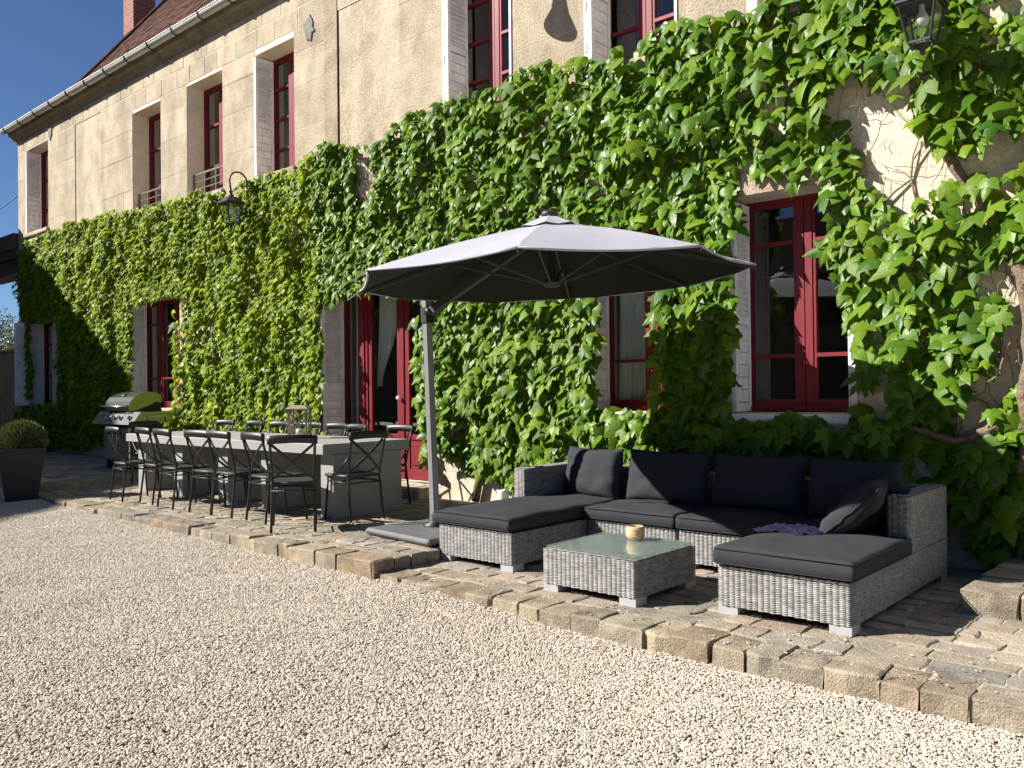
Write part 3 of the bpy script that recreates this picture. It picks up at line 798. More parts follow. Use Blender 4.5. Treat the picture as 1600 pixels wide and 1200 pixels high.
EX, EY, EZ = HX0 - .2, WY - .2, 7.27
def roof_h(t): return EZ + (.45 * t if t < .6 else .27 + 1.4 * (t - .6))
def roof():
    mb = MB(); T = [0, .3, .6, 1.5, 2.5, 3.5, 4.4]
    rows = []
    for t in T: rows.append([(EX + t, EY + t, roof_h(t)), (HX1 + .1, EY + t, roof_h(t)), (EX + t, 15.2 - t, roof_h(t)), (HX1 + .1, 15.2 - t, roof_h(t))])
    for a, b in zip(rows, rows[1:]):
        mb.add([a[0], a[1], b[1], b[0]], [(0, 1, 2, 3)]); mb.add([a[2], a[0], b[0], b[2]], [(0, 1, 2, 3)]); mb.add([a[3], a[2], b[2], b[3]], [(0, 1, 2, 3)])
    a = rows[-1]; mb.add([a[0], a[1], a[3], a[2]], [(0, 1, 2, 3)])
    ro = mb.build('roof', M['tile'], house)
    rnd = random.Random(31)
    tiles = []
    s = .12; tt = .0
    while tt < 4.2:
        sl = .45 if tt < .6 else 1.4
        step = s / math.sqrt(1 + sl * sl)
        x = EX + tt + (.085 if int(tt / step) % 2 else 0)
        x = EX + tt + rnd.uniform(0, .1)
        while x < -9.5:
            tiles.append((x, tt, sl)); x += .172
        tt += step
    n = Vector((0, -1, 1.4)).normalized()
    def key(t): return abs(t[0] + 16.5) * .5 + abs(t[1] - 1.5)
    tiles.sort(key=key)
    proto = []
    for k in range(4):
        m = MB(); w = .082 + k * .0005
        m.cbox(-w, w, -.005, .19, -.004, .011 + .002 * k, .003); proto.append(m.mesh('tile', M['tile']))
    rest = MB()
    for i, (x, t, sl) in enumerate(tiles):
        nn = Vector((0, -sl, 1)).normalized(); up = Vector((0, 1, sl)).normalized()
        p = Vector((x, EY + t, roof_h(t))) + nn * (.016 + rnd.uniform(0, .008))
        upj = (up - nn * .05 + Vector((rnd.uniform(-.03, .03), 0, 0))).normalized(); ax = upj.cross(nn).normalized(); nz = ax.cross(upj)
        if i < 290:
            o = link('roof_tile', proto[i % 4], ro)
            o.matrix_local = Matrix(((ax.x, upj.x, nz.x, p.x), (ax.y, upj.y, nz.y, p.y), (ax.z, upj.z, nz.z, p.z), (0, 0, 0, 1)))
        else:
            rest.obox(p + upj * .09, ax, upj, nz, .082, .095, .006)
    tag(rest.build('roof_tiles', M['tile'], ro, fix=False), kind='stuff')
    # hip tiles
    for k in range(18):
        t = .5 + k * .2
        a = Vector((EX + t, EY + t, roof_h(t) + .03)); b = Vector((EX + t + .23, EY + t + .23, roof_h(t + .23) + .03))
        m = MB(); m.tube([a, b], [.075, .06], 8); m.build('hip_tile', M['tile'], ro)
roof()
mb = MB(); mb.box(-19.92, -19.42, 8.93, 9.45, 8.2, 12.5); mb.box(-19.97, -19.37, 8.88, 9.50, 11.9, 12.1)
ch = mb.build('chimney', M['brick'], house)
mb = MB(); mb.bar((-19.40, 8.9, 9.25), (-19.40, 9.6, 10.2), .04, .2, up=(1, 0, 0)); mb.build('flashing', M['cement'], ch)

# things beyond the house corner
mb = MB()
mb.box(-23.6, -21.12, 7.0, 7.5, 4.05, 4.35); mb.box(-23.6, -21.12, 6.9, 7.6, 4.36, 4.55)
mb.prism([(6.85, 4.56), (7.7, 4.56), (7.7, 4.95), (6.95, 4.95)], 'x', -23.6, -21.13)
gate = mb.build('gateway_beam', M['oak'])
tag(gate, 'dark timber beam over the gateway at the corner of the house', 'beam')
mb = MB(); mb.box(-75, -24.5, 9.6, 10.0, -.4, 2.62)
fw_ = mb.build('garden_wall', M['farwall']); tag(fw_, 'sunlit rubble stone wall beyond the gateway', 'wall')
for k in range(40):
    x = -75 + k * 1.26; m = MB(); m.cbox(x + .01, x + 1.25, 9.52, 10.08, 2.625, 2.72, .02); m.build('coping_stone', M['farwall'], fw_)
mb = MB(); mb.tube([Vector((-21.1, 7.08, 5.85)).lerp(Vector((-60, 14, 9)), t) - Vector((0, 0, 1.2 * t * (1 - t))) for t in [k / 16 for k in range(17)]], .012, 6)
tag(mb.build('overhead_cable', M['black']), 'thin black cable running from the house corner across the sky', 'cable')

# farm buildings that close the courtyard on the other sides
def barn(name, label, poly, axis, a0, a1):
    t = thing(name, label, 'barn')
    mb = MB(); mb.prism(poly, axis, a0, a1); mb.build('walls', M['barn'], t)
    e = MB(); apex = max(range(len(poly)), key=lambda i: poly[i][1])
    A = poly[apex]; lo = poly[apex - 1]; hi = poly[(apex + 1) % len(poly)]
    for B in (lo, hi):
        d = Vector((B[0] - A[0], B[1] - A[1])).normalized(); nrm = Vector((-d.y, d.x))
        if nrm.y < 0: nrm = -nrm
        q = [(A[0] + nrm.x * .01, A[1] + nrm.y * .01), (B[0] + d.x * .2 + nrm.x * .01, B[1] + d.y * .2 + nrm.y * .01), (B[0] + d.x * .2 + nrm.x * .12, B[1] + d.y * .2 + nrm.y * .12), (A[0] + nrm.x * .12, A[1] + nrm.y * .12)]
        e.prism(q, axis, a0 - .02, a1 + .02)
    e.build('roof', M['tile'], t)
barn('barn', 'tall stone barn with its gable end facing the courtyard gateway', [(5.5, -.4), (5.5, 6.75), (-11, 13.2), (-27, 7.0), (-27, -.4)], 'x', -42, -23.1)
barn('barn', 'long low stone barn closing the far side of the courtyard', [(-24, -.4), (-24, 6.5), (-28, 10.0), (-32, 6.5), (-32, -.4)], 'x', -46, 22)

IVY_OUT = [(-20.84, 0.97), (-20.51, 2.09), (-20.88, 3.39), (-20.78, 4.38), (-20.47, 4.65), (-19.01, 4.74), (-17.69, 4.73), (-16.5, 4.76), (-15.16, 4.57), (-13.96, 4.56), (-13.09, 4.57), (-12.48, 4.45), (-11.99, 4.37), (-11.5, 4.46), (-11.01, 4.47), (-10.35, 4.45), (-9.89, 4.57), (-9.52, 4.64), (-9.1, 4.57), (-8.76, 4.41), (-8.44, 4.38), (-8.13, 4.57), (-7.65, 4.6), (-7.1, 4.65), (-6.79, 4.6), (-6.39, 4.64), (-6.01, 4.76), (-5.57, 4.71), (-5.24, 4.6), (-4.92, 4.57), (-4.69, 4.6), (-4.39, 4.64), (-4.15, 4.64), (-3.98, 4.67), (-3.72, 4.62), (-3.53, 4.53), (-3.41, 4.56), (-3.23, 4.57), (-3.11, 4.77), (-0.86, 4.02), (-0.91, 0.15), (-1.39, 0.06), (-1.53, 0.08), (-1.78, 0.24), (-2.63, 0.47), (-4.45, 0.47), (-5.54, 0.44), (-6.08, 0.21), (-6.36, 0.33), (-6.85, 0.41), (-7.16, 0.61), (-7.49, 0.68), (-9.51, 0.61), (-12.94, 0.51), (-15.23, 0.55), (-17.77, 0.2), (-20.17, 0.14), (-21.34, 0.24)]  # ivy outline and holes below: traced in image pixels, projected onto the wall
IVY_HOLES = [[(-20.26, 2.86), (-18.57, 2.85), (-18.5, 1.08), (-20.07, 1.08)], [(-15.31, 2.87), (-14.78, 2.92), (-14.01, 2.95), (-13.39, 2.94), (-13.31, 2.49), (-13.51, 1.86), (-13.46, 1.44), (-13.55, 1.01), (-15.34, 1.0)], [(-9.65, 2.54), (-8.79, 2.58), (-7.62, 2.48), (-7.48, 2.28), (-7.64, 1.67), (-7.68, 1.36), (-7.59, 1.05), (-7.46, 0.6), (-7.28, -0.15), (-9.66, -0.35)], [(-5.08, 2.42), (-5.05, 2.74), (-4.78, 2.93), (-4.45, 2.91), (-4.2, 2.85), (-4.2, 2.28), (-4.24, 1.8), (-4.29, 1.38), (-4.35, 1.07), (-5.08, 1.07)], [(-3.53, 3.01), (-3.42, 3.13), (-3.07, 3.14), (-2.73, 3.14), (-2.63, 3.06), (-2.73, 2.83), (-2.69, 2.45), (-2.6, 2.18), (-2.59, 1.92), (-2.51, 1.65), (-2.42, 1.45), (-2.44, 1.29), (-2.4, 1.03), (-3.56, 0.99)], [(-2.67, 3.66), (-2.52, 3.74), (-2.34, 3.68), (-2.2, 3.47), (-2.01, 3.23), (-1.81, 3.09), (-1.66, 3.01), (-1.43, 3.15), (-1.11, 3.15), (-1.11, 2.79), (-1.39, 2.84), (-1.71, 2.78), (-1.95, 2.7), (-2.08, 2.62), (-2.19, 2.7), (-2.27, 2.9), (-2.44, 3.0), (-2.54, 3.29)], [(-1.57, 2.16), (-1.44, 2.21), (-1.12, 2.26), (-1.13, 1.34), (-1.4, 1.31), (-1.38, 1.65), (-1.42, 1.88), (-1.57, 1.95), (-1.66, 2.04)], [(-1.78, 1.04), (-1.69, 1.32), (-1.55, 1.46), (-1.39, 1.46), (-1.32, 1.28), (-1.44, 1.18), (-1.54, 1.02), (-1.7, 0.84)], [(-8.85, 4.38), (-8.44, 4.33), (-8.36, 3.7), (-8.74, 3.76)], [(-2.4, 1.38), (-2.28, 1.48), (-2.19, 1.29), (-2.16, 1.06), (-2.35, 0.98)]]

# ================================================================== ivy
def inside(poly, x, z):
    c = False; n = len(poly); j = n - 1
    for i in range(n):
        xi, zi = poly[i]; xj, zj = poly[j]
        if (zi > z) != (zj > z) and x < (xj - xi) * (z - zi) / (zj - zi) + xi: c = not c
        j = i
    return c

LEAF_OUT = [(0, .03), (.14, .15), (.34, .15), (.46, -.02), (.52, -.22), (.62, -.52), (.40, -.42), (.25, -.44), (.24, -.66), (.16, -.86), (0, -1.18), (-.16, -.86), (-.24, -.66), (-.25, -.44), (-.40, -.42), (-.62, -.52), (-.52, -.22), (-.46, -.02), (-.34, .15), (-.14, .15)]
def leaf_shape(v):
    """three-lobed leaf, petiole at the origin, tip towards -y, folded along the midrib, lobes drooping"""
    fold = (.30, .42, .16, .36)[v % 4]; droop = (.22, .14, .34, .42)[v % 4]; sk = (0, .06, -.07, .03)[v % 4]
    vs = []
    for x, y in [(0, -.42)] + LEAF_OUT:
        x2 = x + sk * y
        vs.append((x2, y + .0, -abs(x) * fold - droop * max(0, -y - .25) ** 2 + (.05 if (x, y) == (0, -.42) else 0)))
    n = len(LEAF_OUT)
    fs = [(0, 1 + (k + 1) % n, 1 + k) for k in range(n)]
    return np.array(vs), fs
LEAVES = [leaf_shape(v) for v in range(4)]
LEAF_A = LEAF_OUT
LEAF_OUT = [(0, .06), (.10, .20), (.30, .22), (.34, .06), (.60, .04), (.50, -.16), (.56, -.40), (.72, -.62), (.44, -.58), (.24, -.50), (.26, -.72), (.12, -.92), (0, -1.22), (-.14, -.92), (-.24, -.70), (-.22, -.50), (-.46, -.56), (-.68, -.60), (-.54, -.38), (-.50, -.14), (-.58, .06), (-.34, .06), (-.28, .22), (-.10, .20)]
LEAVES[1] = leaf_shape(1)
LEAF_OUT = [(0, .02), (.22, .16), (.44, .08), (.54, -.16), (.46, -.40), (.30, -.62), (.14, -.88), (0, -1.05), (-.16, -.86), (-.34, -.60), (-.48, -.38), (-.52, -.14), (-.42, .08), (-.20, .16)]
LEAVES[3] = leaf_shape(3)
LEAF_OUT = LEAF_A
LEAF_FULL = LEAF_OUT
LEAF_OUT = [(0, .05), (.34, .15), (.50, -.10), (.60, -.52), (.26, -.44), (0, -1.18), (-.26, -.44), (-.60, -.52), (-.50, -.10), (-.34, .15)]
SMALL = [leaf_shape(v) for v in range(4)]
LEAF_OUT = LEAF_FULL

def fnoise(x, z, s, seed=0.0): return noise.noise((x * s + seed, z * s - seed, seed * 1.7))

GLAZED = [OPEN[k] for k in 'ABCDE']
def lump_gap(x, z): return noise.noise((x * 2.3, z * 1.25, 3.0)) + .7 * noise.noise((x * 5.2, z * 2.8, 7.0)) < -.38
def leaf_frames():
    rnd = random.Random(99)
    out = []
    x = -21.6
    cells = []
    bx = 0.25
    X = -21.6
    while X < -0.9:
        Z = 0.0
        while Z < 4.9:
            cells.append((X, Z)); Z += bx
        X += bx
    for X, Z in cells:
        cx = X + bx / 2
        f = min(1, max(0, (cx + 11) / 8.0))
        size = .094 + .066 * f
        dens = (3.6 + .9 * f) / (size * size * .60)
        cnt = dens * bx * bx
        k = int(cnt) + (1 if rnd.random() < cnt - int(cnt) else 0)
        for _ in range(k):
            x = X + rnd.random() * bx; z = Z + rnd.random() * bx
            jx = x + .10 * fnoise(x, z, 3.1, 2.0); jz = z + .10 * fnoise(x, z, 3.1, 5.0)
            if not inside(IVY_OUT, jx, jz): continue
            if any(inside(h, jx, jz) for h in IVY_HOLES): continue
            thin = fnoise(x, z, 1.5, 9.0)
            if x > -2.7 and z > 2.6 and thin < -.05 and rnd.random() < .75: continue
            if thin < -.40 and rnd.random() < .45: continue
            if lump_gap(x, z) and rnd.random() < .22: continue
            lump = .42 + .75 * noise.noise((x * 2.3, z * 1.25, 3.0)) + .55 * noise.noise((x * 5.2, z * 2.8, 7.0))
            T = .06 + .25 * max(0, min(1.25, lump))
            if z > 4.2: T *= .8
            if x < -10: T *= .95
            for a_, b_, c_, d_ in GLAZED:
                if a_ - .45 < x < b_ + .05 and c_ - .1 < z < d_ + .55: T = min(T, .075)
            d = T * (rnd.random() ** .55)
            fr = d / T
            y = WY - .03 - d
            s = size * (.5 + .8 * rnd.random() ** 1.3)
            out_n = Vector((rnd.gauss(-.10, .42), -1.0, rnd.gauss(.50, .42) * (0.5 + fr * .9)))
            out.append((x, y, z, s, out_n.normalized(), rnd.gauss(0, .45), rnd.randrange(4), fr))
    # sprays that hang in front of the window heads and over the doorway edges
    def spray(x0, z0, n, L, dx=0.0, y0=WY - .07):
        for i in range(n):
            t = i / max(1, n - 1)
            x = x0 + dx * t + rnd.gauss(0, .045); z = z0 - L * t + rnd.gauss(0, .03)
            out.append((x, y0 - rnd.uniform(0, .09), z, rnd.uniform(.10, .17), Vector((rnd.gauss(0, .3), -1, rnd.gauss(.3, .2))).normalized(), rnd.gauss(0, .4), rnd.randrange(4), 1.0))
    for x0, z0, n, L, dx in ((-3.60, 3.12, 6, .3, .0), (-2.95, 3.16, 5, .15, 0), (-7.62, 1.2, 16, .8, .12), (-7.62, 2.2, 14, .8, 0), (-13.65, 2.6, 22, 1.4, -.04), (-9.75, 2.65, 8, .25, 0), (-9.3, 2.68, 8, .22, .0), (-4.28, 2.3, 18, 1.1, -.05), (-5.13, 1.9, 12, .8, 0)):
        spray(x0, z0, n, L, dx)
    return out

def build_ivy():
    fr = leaf_frames()
    rnd = random.Random(5)
    plants = [('left', lambda x: x < -9.7, 'bright yellow-green ivy covering the wall from the house corner to the double door', 'leaf_young'),
              ('mid', lambda x: -9.7 <= x < -5.25, 'green ivy on the wall between the red double door and the parasol window', 'leaf_mid'),
              ('right', lambda x: x >= -5.25, 'large-leaved glossy ivy with a bare woody trunk around the right-hand windows', 'leaf_old')]
    for key, test, label, mname in plants:
        root = thing('ivy', label, 'ivy', group='ivy climbing the house front')
        mats = [M[mname], M['leaf_mid' if key != 'mid' else 'leaf_old']]
        sub = [f for f in fr if test(f[0])]
        # largest-looking outer leaves become leaves of their own
        def show(f): return f[3] / math.hypot(f[0], f[1]) * (1 if f[7] > .6 and f[4].z > 0 else .4)
        sub.sort(key=show, reverse=True)
        protos = []
        for v in range(4):
            for mi in range(2):
                m = MB(); m.add([tuple(p) for p in LEAVES[v][0]], LEAVES[v][1], 0, True); protos.append(m.mesh('leaf', mats[mi]))
        V = []; F = []; MI = []
        off = 0
        for i, (x, y, z, s, n, tw, v, frac) in enumerate(sub):
            down = Vector((math.sin(tw), 0, -math.cos(tw)))
            down = (down - n * down.dot(n)).normalized()
            yv = -down; xv = yv.cross(n).normalized()
            mi = 1 if rnd.random() < (.25 if key == 'left' else .4) + .35 * fnoise(x, z, .6, 4.0) - (.2 if key == 'left' and x > -17.5 and x < -14.5 else 0) else 0
            if i < 280:
                o = link('leaf', protos[v * 2 + mi], root)
                o.matrix_local = Matrix(((xv.x * s, yv.x * s, n.x * s, x), (xv.y * s, yv.y * s, n.y * s, y), (xv.z * s, yv.z * s, n.z * s, z), (0, 0, 0, 1)))
            else:
                LV = SMALL if key == 'left' else LEAVES
                A = np.array((xv, yv, n)) * s
                P = LV[v][0] @ A + np.array((x, y, z))
                V.append(P); F.extend([(a + off, b + off, c + off) for a, b, c in LV[v][1]]); MI.extend([mi] * len(LV[v][1])); off += len(P)
        VV = np.vstack(V)
        me = bpy.data.meshes.new('foliage'); me.from_pydata(VV.tolist(), [], F)
        for m in mats: me.materials.append(m)
        me.polygons.foreach_set('material_index', MI); me.polygons.foreach_set('use_smooth', [True] * len(F)); me.update()
        tag(link('foliage', me, root), kind='stuff')
        # stems on the wall
        st = MB(); bounds = {'left': (-20.6, -9.9, 70), 'mid': (-9.4, -5.4, 34), 'right': (-4.2, -1.0, 40)}[key]
        k = 0; tries = 0
        while k < bounds[2] and tries < 4000:
            tries += 1
            x = rnd.uniform(bounds[0], bounds[1]); z = rnd.uniform(.1, 4.0)
            def ok(x, z): return inside(IVY_OUT, x, z) and not any(inside(h, x, z) for h in IVY_HOLES[:5]) and not any(a - .05 < x < b + .05 and c - .1 < z < d + .1 for a, b, c, d in OPEN.values())
            if not ok(x, z): continue
            a = rnd.uniform(.5, 2.6); pts = []
            for q in range(rnd.randint(5, 11)):
                if not ok(x, z): break
                pts.append((x, WY - .015 - rnd.uniform(0, .03), z)); a += rnd.gauss(0, .35); x += .14 * math.cos(a); z += .14 * math.sin(a)
            if len(pts) < 3: continue
            r0 = rnd.choice((.003, .004, .006, .010)); st.tube(pts, [r0 * (1 - .7 * i / len(pts)) for i in range(len(pts))], 5); k += 1
        tag(st.build('stems', M['twig'], root), kind='stuff')
        if key == 'right':
            def trunk(pts, r0, r1, name='trunk'):
                P = []
                for (x, y, z), (x2, y2, z2) in zip(pts, pts[1:]):
                    for q in range(4):
                        t = q / 4; P.append((x + (x2 - x) * t + rnd.gauss(0, .010), y + (y2 - y) * t + rnd.gauss(0, .008), z + (z2 - z) * t))
                P.append(pts[-1]); m = MB()
                m.tube(P, [r0 + (r1 - r0) * i / len(P) + rnd.uniform(-.006, .006) * (r0 / .045) for i in range(len(P))], 9); m.build(name, M['bark'], root)
            trunk([(-1.27, 6.93, -.05), (-1.30, 6.95, .6), (-1.27, 6.93, 1.2), (-1.25, 6.94, 1.7), (-1.28, 6.95, 2.05), (-1.37, 6.95, 2.28), (-1.52, 6.96, 2.54), (-1.69, 6.96, 2.88), (-1.86, 6.96, 3.12), (-1.98, 6.97, 3.3), (-2.02, 6.98, 3.7)], .062, .022)
            trunk([(-1.27, 6.93, .95), (-1.45, 6.88, .98), (-1.58, 6.86, .90), (-1.72, 6.86, .86), (-1.95, 6.9, .93), (-2.2, 6.95, 1.0)], .050, .012, 'branch')
            trunk([(-1.27, 6.93, 1.95), (-1.18, 6.93, 2.3), (-1.0, 6.95, 2.6)], .04, .012, 'branch')
            trunk([(-1.72, 6.9, .9), (-1.66, 6.88, 1.1), (-1.45, 6.9, 1.35), (-1.35, 6.93, 1.6)], .014, .006, 'branch')
            tw = MB()
            for cx, cz, n in ((-1.72, 2.55, 20), (-1.80, 3.30, 26), (-2.35, 3.55, 10), (-1.38, 2.2, 20), (-1.62, 3.62, 20), (-2.25, 2.95, 6), (-1.3, 1.6, 10), (-1.15, 3.75, 20)):
                for _ in range(n):
                    a = rnd.uniform(0, 6.28); L = rnd.uniform(.08, .34); p = Vector((cx + rnd.gauss(0, .07), WY - .02 - rnd.random() * .10, cz + rnd.gauss(0, .07))); pts = [tuple(p)]
                    for q in range(4):
                        a += rnd.gauss(0, .45); p = p + Vector((math.cos(a), rnd.gauss(0, .12), math.sin(a) - .35)) * (L / 4)
                        p.y = min(p.y, WY - .012); pts.append(tuple(p))
                    tw.tube(pts, [.0032, .003, .0026, .002, .0012], 4)
            tag(tw.build('twigs', M['twig'], root), kind='stuff')
        else:
            x0 = -13.2 if key == 'left' else -6.75
            m = MB(); pts = [(x0 + .08 * math.sin(q * 1.3), WY - .07, .02 + .3 * q) for q in range(10)]
            m.tube(pts, [.05 - .004 * q for q in range(10)], 8); m.build('trunk', M['bark'], root)
            if key == 'mid':
                tw = MB()
                for _ in range(60):
                    a = rnd.uniform(-2.6, .2); p = Vector((-8.6 + rnd.gauss(0, .13), WY - .02 - rnd.random() * .05, 4.3 - rnd.random() * .6)); pts = [tuple(p)]
                    for q in range(4):
                        a += rnd.gauss(0, .5); p = p + Vector((math.cos(a), 0, math.sin(a))) * .07; pts.append(tuple(p))
                    tw.tube(pts, [.006, .005, .004, .003, .002], 4)
                tag(tw.build('twigs', M['twig'], root), kind='stuff')
build_ivy()

# ================================================================== lamps
def wall_lantern(x, y, ztop, label, s=1.0):
    """four-sided black lantern under a gooseneck bracket; ztop = height of the roof edge"""
    t = thing('wall_lantern', label, 'lantern', (x, y, ztop), R(8), 'black lanterns on the house wall')
    w, b, h = .125 * s, .072 * s, .275 * s
    m = MB()
    m.add([(-w - .022, -w - .022, 0), (w + .022, -w - .022, 0), (w + .022, w + .022, 0), (-w - .022, w + .022, 0), (-w - .022, -w - .022, .015), (w + .022, -w - .022, .015), (w + .022, w + .022, .015), (-w - .022, w + .022, .015),
           (-.055, -.055, .10), (.055, -.055, .10), (.055, .055, .10), (-.055, .055, .10)],
          [(0, 3, 2, 1), (0, 1, 5, 4), (1, 2, 6, 5), (2, 3, 7, 6), (3, 0, 4, 7), (4, 5, 9, 8), (5, 6, 10, 9), (6, 7, 11, 10), (7, 4, 8, 11), (8, 9, 10, 11)])
    m.lathe([(.042, .10), (.044, .12), (.025, .13), (.022, .165), (.034, .175), (.016, .20), (.0, .205)], n=12)
    m.build('roof_cap', M['iron'], t)
    m = MB()
    for i, j in ((-1, -1), (1, -1), (1, 1), (-1, 1)): m.bar((i * w, j * w, 0), (i * b, j * b, -h), .016, .016)
    for z, r in ((-.006, w), (-h, b)):
        for (i, j), (k, l) in (((-1, -1), (1, -1)), ((1, -1), (1, 1)), ((1, 1), (-1, 1)), ((-1, 1), (-1, -1))): m.bar((i * r, j * r, z), (k * r, l * r, z), .017, .017)
    m.lathe([(b * .8, -h - .01), (.04, -h - .035), (.018, -h - .05), (.02, -h - .075), (0, -h - .09)], n=10)
    m.build('frame', M['iron'], t)
    for (i, j), (k, l) in (((-1, -1), (1, -1)), ((1, -1), (1, 1)), ((1, 1), (-1, 1)), ((-1, 1), (-1, -1))):
        m = MB(); e = .96
        m.add([(i * w * e, j * w * e, -.012), (k * w * e, l * w * e, -.012), (k * b * e, l * b * e, -h + .006), (i * b * e, j * b * e, -h + .006)], [(0, 1, 2, 3)]); m.build('pane', M['lampglass'], t, fix=False)
    m = MB(); m.lathe([(0, -.16), (.03, -.155), (.046, -.125), (.042, -.09), (.026, -.06), (.018, -.03), (.018, 0)], n=12); m.build('bulb', M['bulb'], t)
    dy = WY - y
    m = MB(); pts = [(0, 0, .19)]
    for q in range(1, 13):
        a = math.pi * (1.12 - q / 12 * 1.05); pts.append((0, .12 + .14 * math.cos(a), .34 + .14 * math.sin(a)))
    pts += [(0, .36, .33), (0, dy + .02, .30)]
    m.tube(pts, .013, 8); m.obox((0, dy + .0, .24), (1, 0, 0), (0, 1, 0), (0, 0, 1), .045, .012, .12)
    br = m.build('bracket', M['iron'], t)
    t.rotation_euler = (0, 0, 0)
    return t
wall_lantern(-11.19, 6.55, 4.02, 'black wall lantern on a curled bracket at the top of the bright ivy', 1.0)
wall_lantern(-1.81, 6.52, 4.00, 'large black wall lantern high on the ivy at the upper right', 1.0)
t = thing('bell_lamp', 'dark bell-shaped lamp on a wall arm between two upper windows', 'lamp', (-6.02, 6.53, 5.56))
m = MB(); m.lathe([(.155, 0), (.16, .02), (.13, .1), (.085, .2), (.065, .32), (.05, .40), (0, .42)], n=20); m.build('shade', M['iron'], t)
m = MB(); m.tube([(0, 0, .42), (0, .03, .5), (0, .12, .55), (0, .3, .5), (0, .53, .42)], .014, 8); m.tube([(-.35, .25, .3), (-.2, .3, .25), (-.1, .3, .42), (0, .3, .5)], .01, 6); m.build('arm', M['iron'], t)

# ================================================================== wicker
def weave(mb, path, z0, z1, pitch=.0105, col=.037, bul=.0065):
    """bulging strands woven round a horizontal path (list of (x, y)), outward = right of travel"""
    pts = [Vector(p) for p in path]
    seg = [(b - a).length for a, b in zip(pts, pts[1:])]; L = sum(seg)
    acc = [0]
    for s in seg: acc.append(acc[-1] + s)
    def at(u):
        u = min(max(u, 0), L - 1e-6)
        for i in range(len(seg)):
            if u <= acc[i + 1]:
                d = (pts[i + 1] - pts[i]) / seg[i]; p = pts[i] + d * (u - acc[i]); return p, Vector((d.y, -d.x))
    nc = max(1, round(L / col)); cw = L / nc; nr = max(1, round((z1 - z0) / pitch)); ph = (z1 - z0) / nr
    cache = {}
    def AT(k):
        if k not in cache: cache[k] = at(k * cw / 4)
        return cache[k]
    V = []; F = []
    for r in range(nr):
        sh = 0
        for c in range(nc):
            base = len(V); zc = z0 + (r + .35 + .3 * (c % 2)) * ph
            ks = [c * 4 + sh + q for q in (0, 1.2, 2.8, 4)]
            for q, k in enumerate(ks):
                kk = min(k, nc * 4)
                p, n = at(kk * cw / 4) if kk != int(kk) else AT(int(kk))
                dp = (-.002, bul, bul, -.002)[q]
                for zz, b in ((-.42, -.1), (0, 1), (.42, -.1)):
                    V.append((p.x + n.x * (dp * b if dp > 0 else dp), p.y + n.y * (dp * b if dp > 0 else dp), zc + zz * ph))
            for q in range(3):
                a = base + q * 3
                F += [(a, a + 3, a + 4, a + 1), (a + 1, a + 4, a + 5, a + 2)]
    mb.add(V, F, 0, True)

def weave_top(mb, x0, x1, y0, y1, z, along='x', pitch=.0105, col=.034, bul=.005):
    nc = max(1, round(((x1 - x0) if along == 'x' else (y1 - y0)) / col)); nr = max(1, round(((y1 - y0) if along == 'x' else (x1 - x0)) / pitch))
    V = []; F = []
    for r in range(nr):
        sh = 0
        for c in range(nc):
            base = len(V)
            for q, dp in ((0, -.002), (.3, bul), (.7, bul), (1, -.002)):
                u = min((c + sh + q) / nc, 1)
                for w, b in ((-.42, -.1), (0, 1), (.42, -.1)):
                    v = (r + .5 + w) / nr
                    P = (x0 + (x1 - x0) * u, y0 + (y1 - y0) * v) if along == 'x' else (x0 + (x1 - x0) * v, y0 + (y1 - y0) * u)
                    V.append((*P, z + (dp * b if dp > 0 else dp)))
            for q in range(3):
                a = base + q * 3
                F += [(a, a + 1, a + 4, a + 3), (a + 1, a + 2, a + 5, a + 4)] if along == 'y' else [(a, a + 3, a + 4, a + 1), (a + 1, a + 4, a + 5, a + 2)]
    mb.add(V, F, 0, True)

def rrect(x0, x1, y0, y1, r=.035, n=4):
    """closed rounded rectangle, clockwise seen from above so that 'right of travel' faces out... travel counter-clockwise"""
    P = []
    for cx, cy, a0 in ((x1 - r, y0 + r, -90), (x1 - r, y1 - r, 0), (x0 + r, y1 - r, 90), (x0 + r, y0 + r, 180)):
        for k in range(n + 1):
            a = R(a0 + 90 * k / n); P.append((cx + r * math.cos(a), cy + r * math.sin(a)))
    P.append(P[0])
    return P

SZ = -0.095        # top of the sofa terrace
def wicker_box(t, x0, x1, y0, y1, z0, z1, name, top=None):
    m = MB(); m.cbox(x0 + .008, x1 - .008, y0 + .008, y1 - .008, z0 + .006, z1 - .006, .03); core = m.build(name, M['wicker_core'], t)
    w = MB(); weave(w, rrect(x0, x1, y0, y1), z0, z1 - .008)
    if top: weave_top(w, x0 + .015, x1 - .015, y0 + .015, y1 - .015, z1 - .006, top)
    tag(w.build('weave', M['wicker'], core, fix=False), kind='stuff')
    return core
def feet(t, x0, x1, y0, y1):
    for x, y in ((x0 + .0, y0 + .0), (x1 - .14, y0), (x0, y1 - .14), (x1 - .14, y1 - .14)):
        m = MB(); m.cbox(x + .006, x + .134, y + .006, y + .134, SZ - .012, SZ + .047, .003); m.build('foot', M['foot'], t)

